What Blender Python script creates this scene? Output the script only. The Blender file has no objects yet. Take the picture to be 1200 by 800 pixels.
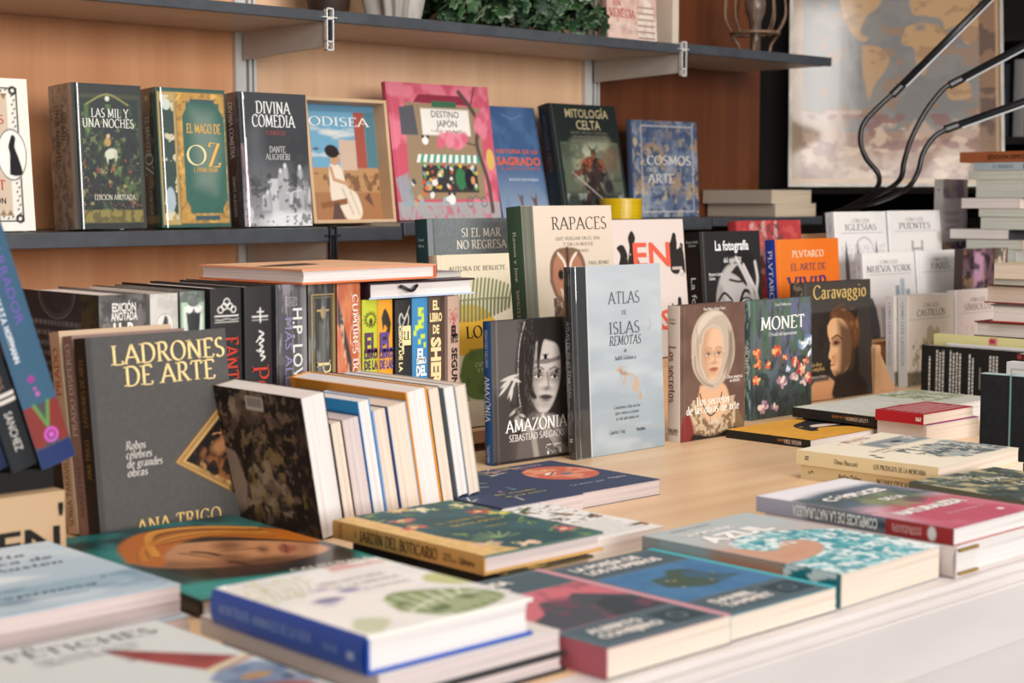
import bpy, bmesh, math, random
import numpy as np
from mathutils import Vector, Matrix
S = bpy.context.scene
COL = S.collection
PI = math.pi

# ------------------------------------------------------------------ camera
cam = bpy.data.cameras.new('camera')
cam.sensor_width = 36.0
cam.lens = 57.258
cam.clip_start = 0.05
cam.dof.use_dof = True
cam.dof.focus_distance = 2.28
cam.dof.aperture_fstop = 6.3
camera = bpy.data.objects.new('camera', cam)
COL.objects.link(camera)
camera.matrix_world = Matrix(((0.72886899, 0.06109637, -0.68192172, 0.0),
                              (-0.6846532, 0.06504205, -0.72596111, 0.0),
                              (0.0, 0.99601042, 0.08923696, 0.36),
                              (0, 0, 0, 1)))
S.camera = camera

# ------------------------------------------------------------------ sky and light
world = bpy.data.worlds.new('world')
S.world = world
world.use_nodes = True
wn = world.node_tree
wn.nodes.clear()
w_out = wn.nodes.new('ShaderNodeOutputWorld')
w_bg = wn.nodes.new('ShaderNodeBackground')
w_tc = wn.nodes.new('ShaderNodeTexCoord')
w_sep = wn.nodes.new('ShaderNodeSeparateXYZ')
w_ramp = wn.nodes.new('ShaderNodeValToRGB')
w_noise = wn.nodes.new('ShaderNodeTexNoise')
w_mix = wn.nodes.new('ShaderNodeMix')
w_mix.data_type = 'RGBA'
w_mix.inputs[0].default_value = 0.25
w_noise.inputs['Scale'].default_value = 2.5
wn.links.new(w_tc.outputs['Generated'], w_sep.inputs[0])
wn.links.new(w_tc.outputs['Generated'], w_noise.inputs['Vector'])
wn.links.new(w_sep.outputs[2], w_ramp.inputs[0])
e = w_ramp.color_ramp.elements
e[0].position = 0.0
e[0].color = (0.24, 0.23, 0.22, 1)
e[1].position = 0.12
e[1].color = (0.90, 0.94, 1.0, 1)
wn.links.new(w_ramp.outputs[0], w_mix.inputs[6])
wn.links.new(w_noise.outputs[0], w_mix.inputs[7])
wn.links.new(w_mix.outputs[2], w_bg.inputs[0])
w_bg.inputs[1].default_value = .6
wn.links.new(w_bg.outputs[0], w_out.inputs[0])

def area(name, loc, target, sx, sy, power, col):
    l = bpy.data.lights.new(name, 'AREA')
    l.shape = 'RECTANGLE'
    l.size, l.size_y = sx, sy
    l.energy = power
    l.color = col
    o = bpy.data.objects.new(name, l)
    COL.objects.link(o)
    o.location = loc
    o.rotation_euler = (Vector(target) - Vector(loc)).to_track_quat('-Z', 'Y').to_euler()
    return o
# daylight falling in through the open shop front, and two unseen lights added overhead
area('shopfront_daylight', (-.6, -8.5, 1.9), (1.9, 2.0, 0.35), 7.0, 3.0, 980, (1.0, 0.975, 0.955))
strip = area('ceiling_strip_light', (1.73, 1.05, 1.93), (1.73, 1.05, 0.0), 1.25, 0.2, 11, (1.0, 0.95, 0.9))  # added to throw a pale reflection into the map glass
strip.rotation_euler = (0, 0, math.radians(39))
area('ceiling_panel_light', (1.1, .35, 1.95), (1.35, .9, 0.0), 1.2, 0.7, 27, (1.0, 0.95, 0.9))  # added fill that brightens the tops of the lying books
S.view_settings.view_transform = 'Standard'
S.view_settings.look = 'None'
S.view_settings.exposure = 0.0
S.view_settings.gamma = 1.0
S.view_settings.use_curve_mapping = False

# ------------------------------------------------------------------ materials
def lin(c):
    if isinstance(c, str):
        c = [int(c[i:i + 2], 16) for i in (0, 2, 4)]
    a = np.asarray(c, float) / 255.0
    return np.where(a <= 0.04045, a / 12.92, ((a + 0.055) / 1.055) ** 2.4)
def L4(c):
    return tuple(lin(c)) + (1.0,)
def bsdf(name, col=None, rough=0.5, metal=0.0, coat=0.0, coat_rough=0.05):
    m = bpy.data.materials.new(name)
    m.use_nodes = True
    b = m.node_tree.nodes['Principled BSDF']
    if col is not None:
        b.inputs['Base Color'].default_value = L4(col)
    b.inputs['Roughness'].default_value = rough
    b.inputs['Metallic'].default_value = metal
    b.inputs['Coat Weight'].default_value = coat
    b.inputs['Coat Roughness'].default_value = coat_rough
    return m, m.node_tree, b
def mottled(name, c0, c1, scale=(8, 8, 8), rough=0.5, detail=4, bump=0.0, metal=0.0, coat=0.0, coat_rough=.05):
    m, nt, b = bsdf(name, c0, rough, metal, coat, coat_rough)
    tc = nt.nodes.new('ShaderNodeTexCoord')
    mp = nt.nodes.new('ShaderNodeMapping')
    mp.inputs['Scale'].default_value = scale
    ns = nt.nodes.new('ShaderNodeTexNoise')
    ns.inputs['Scale'].default_value = 1.0
    ns.inputs['Detail'].default_value = detail
    rp = nt.nodes.new('ShaderNodeValToRGB')
    rp.color_ramp.elements[0].position = 0.3
    rp.color_ramp.elements[1].position = 0.7
    rp.color_ramp.elements[0].color = L4(c0)
    rp.color_ramp.elements[1].color = L4(c1)
    nt.links.new(tc.outputs['Object'], mp.inputs[0])
    nt.links.new(mp.outputs[0], ns.inputs['Vector'])
    nt.links.new(ns.outputs[0], rp.inputs[0])
    nt.links.new(rp.outputs[0], b.inputs['Base Color'])
    if bump:
        bp = nt.nodes.new('ShaderNodeBump')
        bp.inputs['Strength'].default_value = bump
        bp.inputs['Distance'].default_value = 0.001
        nt.links.new(ns.outputs[0], bp.inputs['Height'])
        nt.links.new(bp.outputs[0], b.inputs['Normal'])
    return m
def printed(name, rough, coat=0.0, coat_rough=0.05, wrinkle=0.0, spec=0.5):
    m, nt, b = bsdf(name, None, rough, 0, coat, coat_rough)
    b.inputs['Specular IOR Level'].default_value = spec
    at = nt.nodes.new('ShaderNodeAttribute')
    at.attribute_name = 'Col'
    nt.links.new(at.outputs['Color'], b.inputs['Base Color'])
    b.inputs['Coat IOR'].default_value = 1.8 if wrinkle and coat_rough < .055 else 1.5
    if wrinkle:
        tc = nt.nodes.new('ShaderNodeTexCoord')
        mp = nt.nodes.new('ShaderNodeMapping')
        mp.inputs['Scale'].default_value = (28, 12, 28)
        mp.inputs['Rotation'].default_value = (0, 0, .5)
        ns = nt.nodes.new('ShaderNodeTexNoise')
        ns.inputs['Scale'].default_value = 1.0
        ns.inputs['Detail'].default_value = 3
        bp = nt.nodes.new('ShaderNodeBump')
        bp.inputs['Strength'].default_value = wrinkle
        bp.inputs['Distance'].default_value = 0.004
        nt.links.new(tc.outputs['Object'], mp.inputs[0])
        nt.links.new(mp.outputs[0], ns.inputs['Vector'])
        nt.links.new(ns.outputs[0], bp.inputs['Height'])
        nt.links.new(bp.outputs[0], b.inputs['Coat Normal'])
    return m
MATTE = printed('printed_cover_matte', 0.6, spec=.25)
GLOSS = printed('printed_cover_gloss', 0.4, 0.22, 0.12, spec=.35)
WRAP = printed('printed_cover_shrink_wrapped', 0.45, 1.0, 0.05, 0.5)
WRAPFLAT = printed('printed_cover_in_clear_film', 0.45, 1.0, 0.03, 0.07)
CLOTH = printed('cloth_cover', 0.8, spec=.2)
def pages_mat(name, c0, c1):
    return mottled(name, c0, c1, (4, 4, 1100), 0.8, 2)
PAGES = {'cream': pages_mat('cream_pages', 'cdbba8', 'e4d5c6'),
         'white': pages_mat('white_pages', 'cdc6c2', 'e8e2de'),
         'pink': pages_mat('rosy_pages', 'bcaeac', 'd6c8c4'),
         'cool': pages_mat('cool_pages', 'b2b6ac', 'd2d6cc'),
         'grey': pages_mat('grey_pages', 'a8a098', 'cfc6bc'),
         'tan': pages_mat('tan_pages', 'b9a58c', 'd8c6ac')}
WALLWOOD = mottled('beech_laminate_wall', 'c6875a', 'd69c6e', (22, 22, .9), 0.45, 5)
WALLMID = mottled('pale_beech_laminate_wall', 'd8ac84', 'e6be9a', (22, 22, .9), 0.45, 5)
WALLDARK = mottled('dark_stained_panel', '5a2c12', '6e3a1c', (22, 22, .9), 0.4, 5)  # wall panel coloured darker for the weak light that reaches it
TABLEWOOD = mottled('light_beech_tabletop', 'dcb68e', 'e8caa2', (1.2, 26, 10), 0.38, 5)
STANDWOOD = mottled('pale_beech_plywood', 'c99a70', 'dcb288', (1.5, 20, 20), 0.5, 4)
WHITEPAINT = mottled('worn_white_paint', 'c9c1bd', 'dad2ce', (2.5, 9, 9), 0.5, 6, .15)
CHARCOAL = mottled('charcoal_shelf_edge', '3b3e43', '474b51', (30, 30, 30), 0.4, 3)
LAMINATE = mottled('shelf_underside_laminate', 'c6b8a8', 'd2c4b4', (9, 20, 9), 0.45, 3)
ALU = mottled('brushed_aluminium', 'cfcdc9', 'dedcd8', (60, 60, 2), 0.35, 2, 0, 0.25)
ARMGREY = mottled('grey_lacquered_steel', 'b6b0a8', 'c0bab2', (8, 8, 8), 0.4, 2)
BLACK = mottled('black_plastic', '0c0c0d', '17171a', (30, 30, 30), 0.35, 2)
DARK = mottled('dark_backing', '120d0b', '1c1512', (5, 5, 5), 0.7, 3)
FLOORM = mottled('grey_floor_tiles', '77706a', '8a837c', (3, 3, 3), 0.5, 4)
CEILM = mottled('white_ceiling_boards', 'cfc8c0', 'dcd6ce', (2, 2, 2), 0.7, 3)

# ------------------------------------------------------------------ mesh helpers
class MB:
    """collects vertices, faces, colours and material slots for ONE mesh"""
    def __init__(s):
        s.v, s.f, s.c, s.m = [], [], [], []
        s.n = 0
    def add(s, V, F, C=(1, 1, 1), mat=0):
        V = np.asarray(V, float).reshape(-1, 3)
        C = np.broadcast_to(np.asarray(C, float), (len(V), 3))
        s.v.append(V); s.c.append(C)
        for f in F:
            s.f.append([i + s.n for i in f])
            s.m.append(mat)
        s.n += len(V)
    def box(s, lo, hi, C=(1, 1, 1), mat=0, M=None):
        x0, y0, z0 = lo; x1, y1, z1 = hi
        V = np.array([(x0, y0, z0), (x1, y0, z0), (x1, y1, z0), (x0, y1, z0), (x0, y0, z1), (x1, y0, z1), (x1, y1, z1), (x0, y1, z1)])
        if M is not None:
            V = np.array([list(M @ Vector(p)) for p in V])
        s.add(V, [(0, 3, 2, 1), (4, 5, 6, 7), (0, 1, 5, 4), (1, 2, 6, 5), (2, 3, 7, 6), (3, 0, 4, 7)], C, mat)
    def prism(s, pts, axis, a0, a1, C=(1, 1, 1), mat=0):
        """pts: 2-D outline (ccw), extruded along axis 0/1/2 from a0 to a1"""
        def p3(p, a):
            q = list(p); q.insert(axis, a); return q
        n = len(pts)
        V = [p3(p, a0) for p in pts] + [p3(p, a1) for p in pts]
        F = [tuple(range(n))[::-1], tuple(range(n, 2 * n))]
        F += [(i, (i + 1) % n, n + (i + 1) % n, n + i) for i in range(n)]
        s.add(V, F, C, mat)
    def grid(s, P, C, mat=0, flip=False):
        ny, nx = P.shape[:2]
        i = np.arange(ny * nx).reshape(ny, nx)
        q = np.stack([i[:-1, :-1], i[:-1, 1:], i[1:, 1:], i[1:, :-1]], -1).reshape(-1, 4)
        if flip:
            q = q[:, ::-1]
        s.add(P.reshape(-1, 3), q.tolist(), C.reshape(-1, 3), mat)
    def tube(s, pts, r, seg=8, C=(1, 1, 1), mat=0):
        pts = [Vector(p) for p in pts]
        n = len(pts)
        rr = r if isinstance(r, (list, tuple)) else [r] * n
        V, F = [], []
        up = Vector((.13, .31, .94))
        for k in range(n):
            d = (pts[min(k + 1, n - 1)] - pts[max(k - 1, 0)]).normalized()
            a = d.cross(up).normalized(); b = d.cross(a)
            for j in range(seg):
                t = 2 * PI * j / seg
                V.append(pts[k] + (a * math.cos(t) + b * math.sin(t)) * rr[k])
        for k in range(n - 1):
            for j in range(seg):
                F.append((k * seg + j, k * seg + (j + 1) % seg, (k + 1) * seg + (j + 1) % seg, (k + 1) * seg + j))
        F.append(tuple(range(seg))); F.append(tuple(range((n - 1) * seg, n * seg))[::-1])
        s.add([list(v) for v in V], F, C, mat)
    def build(s, name, mats, parent=None, smooth=False, bevel=0.0):
        me = bpy.data.meshes.new(name)
        V = np.concatenate(s.v)
        me.from_pydata(V.tolist(), [], s.f)
        a = me.color_attributes.new('Col', 'FLOAT_COLOR', 'POINT')
        C = np.concatenate(s.c)
        a.data.foreach_set('color', np.concatenate([C, np.ones((len(C), 1))], 1).astype(np.float32).ravel())
        mats = mats if isinstance(mats, (list, tuple)) else [mats]
        for m in mats:
            me.materials.append(m)
        me.polygons.foreach_set('material_index', s.m)
        if smooth:
            me.polygons.foreach_set('use_smooth', [True] * len(me.polygons))
        me.update()
        o = bpy.data.objects.new(name, me)
        COL.objects.link(o)
        if parent is not None:
            o.parent = parent
        if bevel:
            b = o.modifiers.new('bevel', 'BEVEL')
            b.width = bevel; b.segments = 2; b.limit_method = 'ANGLE'
        return o
def tag(o, label=None, cat=None, group=None, kind=None):
    if label: o['label'] = label
    if cat: o['category'] = cat
    if group: o['group'] = group
    if kind: o['kind'] = kind
    return o
def empty(name, label, cat, loc=(0, 0, 0), group=None, M=None):
    o = bpy.data.objects.new(name, None)
    COL.objects.link(o)
    o.empty_display_size = 0.02
    o.location = loc
    if M is not None:
        o.matrix_world = M
    return tag(o, label, cat, group)
def spline(pts, n=8):
    """Catmull-Rom through pts"""
    P = [np.asarray(p, float) for p in pts]
    P = [2 * P[0] - P[1]] + P + [2 * P[-1] - P[-2]]
    out = []
    for i in range(1, len(P) - 2):
        for k in range(n):
            t = k / n
            out.append(.5 * ((2 * P[i]) + (-P[i - 1] + P[i + 1]) * t + (2 * P[i - 1] - 5 * P[i] + 4 * P[i + 1] - P[i + 2]) * t * t + (-P[i - 1] + 3 * P[i] - 3 * P[i + 1] + P[i + 2]) * t ** 3))
    out.append(P[-2])
    return out

# ------------------------------------------------------------------ lettering
def arc(cx, cy, rx, ry, a0, a1, n=10):
    return [(cx + rx * math.cos(math.radians(a0 + (a1 - a0) * k / n)), cy + ry * math.sin(math.radians(a0 + (a1 - a0) * k / n))) for k in range(n + 1)]
# roman letters as pen strokes: width, strokes, serif points
G = {
 'A': (.86, [[(.05, 0), (.43, 1)], [(.43, 1), (.81, 0)], [(.2, .34), (.66, .34)]], [(.05, 0), (.81, 0)]),
 'B': (.70, [[(.16, 0), (.16, 1)], [(.16, 1)] + arc(.38, .765, .2, .235, 90, -90) + [(.16, .53)], [(.16, .53)] + arc(.40, .265, .24, .265, 90, -90) + [(.16, 0)]], [(.1, 0), (.1, 1)]),
 'C': (.80, [arc(.46, .5, .38, .5, 40, 320, 18)], []),
 'D': (.86, [[(.16, 0), (.16, 1)], [(.16, 1), (.3, 1)] + arc(.38, .5, .4, .5, 80, -80, 14) + [(.3, 0), (.16, 0)]], [(.1, 0), (.1, 1)]),
 'E': (.66, [[(.16, 0), (.16, 1)], [(.16, 1), (.58, 1), (.6, .86)], [(.16, .52), (.48, .52)], [(.16, 0), (.6, 0), (.63, .17)]], [(.1, 0), (.1, 1)]),
 'F': (.62, [[(.16, 0), (.16, 1)], [(.16, 1), (.57, 1), (.59, .86)], [(.16, .52), (.46, .52)]], [(.16, 0), (.1, 1)]),
 'G': (.86, [arc(.46, .5, .38, .5, 42, 310, 18) + [(.72, .12)], [(.72, .42), (.72, .06)]], [(.70, .42)]),
 'H': (.88, [[(.16, 0), (.16, 1)], [(.72, 0), (.72, 1)], [(.16, .52), (.72, .52)]], [(.16, 0), (.16, 1), (.72, 0), (.72, 1)]),
 'I': (.36, [[(.18, 0), (.18, 1)]], [(.18, 0), (.18, 1)]),
 'J': (.42, [[(.24, 1), (.24, .1), (.16, -.12), (.04, -.14)]], [(.24, 1)]),
 'K': (.80, [[(.16, 0), (.16, 1)], [(.66, 1), (.18, .46)], [(.3, .6), (.74, 0)]], [(.16, 0), (.16, 1), (.66, 1), (.72, 0)]),
 'L': (.64, [[(.16, 0), (.16, 1)], [(.16, 0), (.58, 0), (.61, .18)]], [(.16, 1), (.1, 0)]),
 'M': (1.02, [[(.13, 0), (.18, 1)], [(.18, 1), (.51, .12)], [(.51, .12), (.84, 1)], [(.84, 1), (.89, 0)]], [(.13, 0), (.16, 1), (.89, 0), (.86, 1)]),
 'N': (.90, [[(.15, 0), (.15, 1)], [(.15, 1), (.75, 0)], [(.75, 0), (.75, 1)]], [(.15, 0), (.12, 1), (.75, 1)]),
 'O': (.88, [arc(.44, .5, .38, .5, 0, 360, 24)], []),
 'P': (.66, [[(.16, 0), (.16, 1)], [(.16, 1)] + arc(.36, .735, .24, .265, 90, -90) + [(.16, .47)]], [(.16, 0), (.1, 1)]),
 'Q': (.88, [arc(.44, .5, .38, .5, 0, 360, 24), [(.45, .1), (.85, -.18)]], []),
 'R': (.76, [[(.16, 0), (.16, 1)], [(.16, 1)] + arc(.36, .75, .22, .25, 90, -90) + [(.16, .5)], [(.36, .5), (.70, 0)]], [(.16, 0), (.1, 1), (.72, 0)]),
 'S': (.60, [arc(.3, .755, .2, .245, 40, 235, 10) + arc(.3, .25, .22, .25, 60, -150, 12)], []),
 'T': (.74, [[(.37, 0), (.37, 1)], [(.06, .84), (.08, 1), (.66, 1), (.68, .84)]], [(.37, 0)]),
 'U': (.86, [[(.15, 1), (.15, .3)] + arc(.43, .3, .28, .3, 180, 360, 12) + [(.71, 1)]], [(.15, 1), (.71, 1)]),
 'V': (.84, [[(.06, 1), (.42, 0)], [(.42, 0), (.78, 1)]], [(.06, 1), (.78, 1)]),
 'W': (1.16, [[(.05, 1), (.32, 0)], [(.32, 0), (.58, .95)], [(.58, .95), (.84, 0)], [(.84, 0), (1.11, 1)]], [(.05, 1), (1.11, 1)]),
 'X': (.80, [[(.08, 1), (.72, 0)], [(.08, 0), (.70, 1)]], [(.08, 0), (.08, 1), (.72, 0), (.7, 1)]),
 'Y': (.80, [[(.06, 1), (.4, .48)], [(.74, 1), (.4, .48)], [(.4, .48), (.4, 0)]], [(.06, 1), (.74, 1), (.4, 0)]),
 'Z': (.72, [[(.1, .85), (.1, 1), (.62, 1), (.08, 0), (.64, 0), (.64, .16)]], []),
 'a': (.52, [[(.1, .52)] + arc(.24, .46, .15, .18, 120, 0, 6) + [(.39, .1), (.46, 0)], [(.39, .36)] + arc(.22, .19, .15, .19, 100, 330, 10)], []),
 'b': (.58, [[(.12, 1), (.12, .05)], arc(.31, .31, .2, .31, 140, -140, 14)], [(.1, 1)]),
 'c': (.48, [arc(.27, .31, .2, .32, 50, 315, 12)], []),
 'd': (.58, [[(.46, 1), (.46, 0)], arc(.27, .31, .2, .31, 40, 320, 14)], [(.43, 1), (.5, 0)]),
 'e': (.50, [[(.08, .34), (.43, .34)] + arc(.26, .31, .19, .32, 10, 320, 14)], []),
 'f': (.36, [[(.16, 0), (.16, .8)] + arc(.27, .8, .11, .2, 180, 40, 6), [(.04, .62), (.32, .62)]], [(.16, 0)]),
 'g': (.54, [arc(.24, .42, .16, .21, 0, 360, 14), [(.36, .58), (.5, .62)], [(.14, .24), (.1, .12), (.36, .06)] + arc(.26, -.1, .2, .14, 40, -220, 12)], []),
 'h': (.60, [[(.14, 0), (.14, 1)], [(.14, .48)] + arc(.31, .46, .16, .17, 140, 0, 6) + [(.47, 0)]], [(.14, 0), (.47, 0), (.11, 1)]),
 'i': (.30, [[(.15, 0), (.15, .62)], [(.15, .84), (.15, .92)]], [(.15, 0), (.12, .62)]),
 'j': (.28, [[(.16, .62), (.16, -.1), (.04, -.22)], [(.16, .84), (.16, .92)]], [(.13, .62)]),
 'l': (.30, [[(.15, 0), (.15, 1)]], [(.15, 0), (.12, 1)]),
 'm': (.88, [[(.14, 0), (.14, .62)], [(.14, .48)] + arc(.3, .46, .14, .17, 140, 0, 6) + [(.44, 0)], [(.44, .48)] + arc(.6, .46, .14, .17, 140, 0, 6) + [(.74, 0)]], [(.14, 0), (.44, 0), (.74, 0), (.11, .62)]),
 'n': (.60, [[(.14, 0), (.14, .62)], [(.14, .48)] + arc(.31, .46, .16, .17, 140, 0, 6) + [(.47, 0)]], [(.14, 0), (.47, 0), (.11, .62)]),
 'o': (.54, [arc(.27, .31, .21, .32, 0, 360, 16)], []),
 'p': (.58, [[(.13, -.28), (.13, .62)], arc(.31, .31, .2, .31, 140, -140, 14)], [(.13, -.28), (.1, .62)]),
 'q': (.58, [[(.46, -.28), (.46, .6)], arc(.27, .31, .2, .31, 40, 320, 14)], [(.46, -.28)]),
 'r': (.42, [[(.14, 0), (.14, .62)], [(.14, .42)] + arc(.3, .46, .14, .15, 150, 50, 5)], [(.15, 0), (.11, .62)]),
 's': (.42, [arc(.21, .47, .13, .15, 35, 230, 8) + arc(.21, .16, .14, .16, 60, -150, 9)], []),
 't': (.36, [[(.16, .84), (.16, .12), (.24, 0), (.34, .06)], [(.03, .62), (.32, .62)]], []),
 'u': (.60, [[(.13, .62), (.13, .2)] + arc(.28, .18, .15, .18, 180, 330, 6) + [(.45, .3)], [(.45, .62), (.45, 0)]], [(.1, .62), (.42, .62), (.5, 0)]),
 'v': (.52, [[(.05, .62), (.26, 0)], [(.26, 0), (.47, .62)]], [(.05, .62), (.47, .62)]),
 'x': (.52, [[(.07, .62), (.46, 0)], [(.06, 0), (.45, .62)]], [(.06, 0), (.07, .62), (.46, 0), (.45, .62)]),
 'y': (.52, [[(.05, .62), (.27, 0)], [(.47, .62), (.2, -.2), (.06, -.24)]], [(.05, .62), (.47, .62)]),
 'z': (.46, [[(.07, .5), (.07, .62), (.39, .62), (.06, 0), (.4, 0), (.4, .12)]], []),
 '.': (.24, [[(.12, 0), (.12, .1)]], []), ' ': (.34, [], []), '-': (.4, [[(.06, .35), (.34, .35)]], []),
}
ACC = {'Á': ('A', "'"), 'É': ('E', "'"), 'Í': ('I', "'"), 'Ó': ('O', "'"), 'Ú': ('U', "'"), 'Ô': ('O', '^'), 'Ñ': ('N', '~'), 'Ã': ('A', '~'),
       'á': ('a', "'"), 'é': ('e', "'"), 'í': ('i', "'"), 'ó': ('o', "'"), 'ú': ('u', "'"), 'ñ': ('n', '~')}
def ribbon(pts, thick, thin):
    P = np.asarray(pts, float)
    d = np.gradient(P, axis=0) if len(P) > 2 else np.repeat((P[1:] - P[:1]), 2, 0)
    d /= np.linalg.norm(d, axis=1)[:, None] + 1e-9
    w = (thin + (thick - thin) * np.abs(d[:, 1] * .94 - d[:, 0] * .30) ** 1.3) / 2
    nrm = np.stack([-d[:, 1], d[:, 0]], 1) * w[:, None]
    V = np.concatenate([P + nrm, P - nrm])
    n = len(P)
    return V, [(i, n + i, n + i + 1, i + 1) for i in range(n - 1)]
TCACHE = {}
def serif_text(txt, bold=1.0):
    k = ('serif', txt, bold)
    if k in TCACHE: return TCACHE[k]
    V, F, x, n = [], [], 0.0, 0
    TH, TN = .155 * bold, .055 * bold
    def put(v, f, dx):
        nonlocal n
        V.append(v + np.array([dx, 0])); F.extend([tuple(i + n for i in q) for q in f]); n += len(v)
    for ch in txt:
        acc = None
        if ch in ACC: ch, acc = ACC[ch]
        if ch not in G: ch = ' '
        w, st, se = G[ch]
        for s in st: put(*ribbon(s, TH, TN), x)
        for (sx, sy) in se:
            a = TN * (1 if sy < .3 else -1)
            put(np.array([(sx - .14, sy), (sx + .14, sy), (sx + .14, sy + a), (sx - .14, sy + a)]), [(0, 1, 2, 3) if a > 0 else (3, 2, 1, 0)], x)
        if acc:
            top = 1.0 if ch.isupper() else .66
            pts = {"'": [(w / 2 - .03, top + .08), (w / 2 + .12, top + .26)], '^': [(w / 2 - .16, top + .07), (w / 2, top + .22), (w / 2 + .16, top + .07)], '~': [(w / 2 - .18, top + .1), (w / 2 - .06, top + .17), (w / 2 + .06, top + .1), (w / 2 + .18, top + .17)]}[acc]
            put(*ribbon(pts, .1, .08), x)
        x += w + .06
    V = np.concatenate(V) if V else np.zeros((0, 2))
    TCACHE[k] = (V, F, x)
    return TCACHE[k]
def sans_text(txt, bold=0.0):
    k = ('sans', txt, bold)
    if k in TCACHE: return TCACHE[k]
    cu = bpy.data.curves.new('lettering', 'FONT')
    cu.body = txt
    cu.size = 1.4
    cu.offset = bold
    cu.resolution_u = 2
    cu.fill_mode = 'FRONT'
    ob = bpy.data.objects.new('lettering', cu)
    COL.objects.link(ob)
    me = bpy.data.meshes.new_from_object(ob)
    V = np.zeros(len(me.vertices) * 3, np.float32)
    me.vertices.foreach_get('co', V)
    V = V.reshape(-1, 3)[:, :2].astype(float)
    F = []
    for p in me.polygons:
        q = list(p.vertices)
        a, b, c = V[q[0]], V[q[1]], V[q[2]]
        if (b[0] - a[0]) * (c[1] - a[1]) - (b[1] - a[1]) * (c[0] - a[0]) < 0: q = q[::-1]
        F.append(tuple(q))
    bpy.data.objects.remove(ob); bpy.data.curves.remove(cu); bpy.data.meshes.remove(me)
    w = V[:, 0].max() if len(V) else 0
    TCACHE[k] = (V, F, w)
    return TCACHE[k]
def put_text(mb, txt, O, A, B, N, size, col, font='serif', align='c', fit=None, bold=None, shear=0.0, mat=0, eps=.0003):
    """A = reading direction, B = letter-up direction, N = surface normal; size = cap height in metres"""
    if font == 'serif': V, F, w = serif_text(txt, bold or 1.0)
    else: V, F, w = sans_text(txt, bold if bold is not None else 0.0)
    if len(V) == 0: return
    x0, x1 = V[:, 0].min(), V[:, 0].max()
    sx = size if not fit else fit / (x1 - x0)
    X = (V[:, 0] - x0 + shear * V[:, 1]) * sx
    wd = (x1 - x0) * sx
    X = X - (wd / 2 if align == 'c' else (wd if align == 'r' else 0))
    P = np.asarray(O)[None] + X[:, None] * np.asarray(A) + (V[:, 1] * size)[:, None] * np.asarray(B) + np.asarray(N) * eps
    mb.add(P, F, lin(col), mat)

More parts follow.
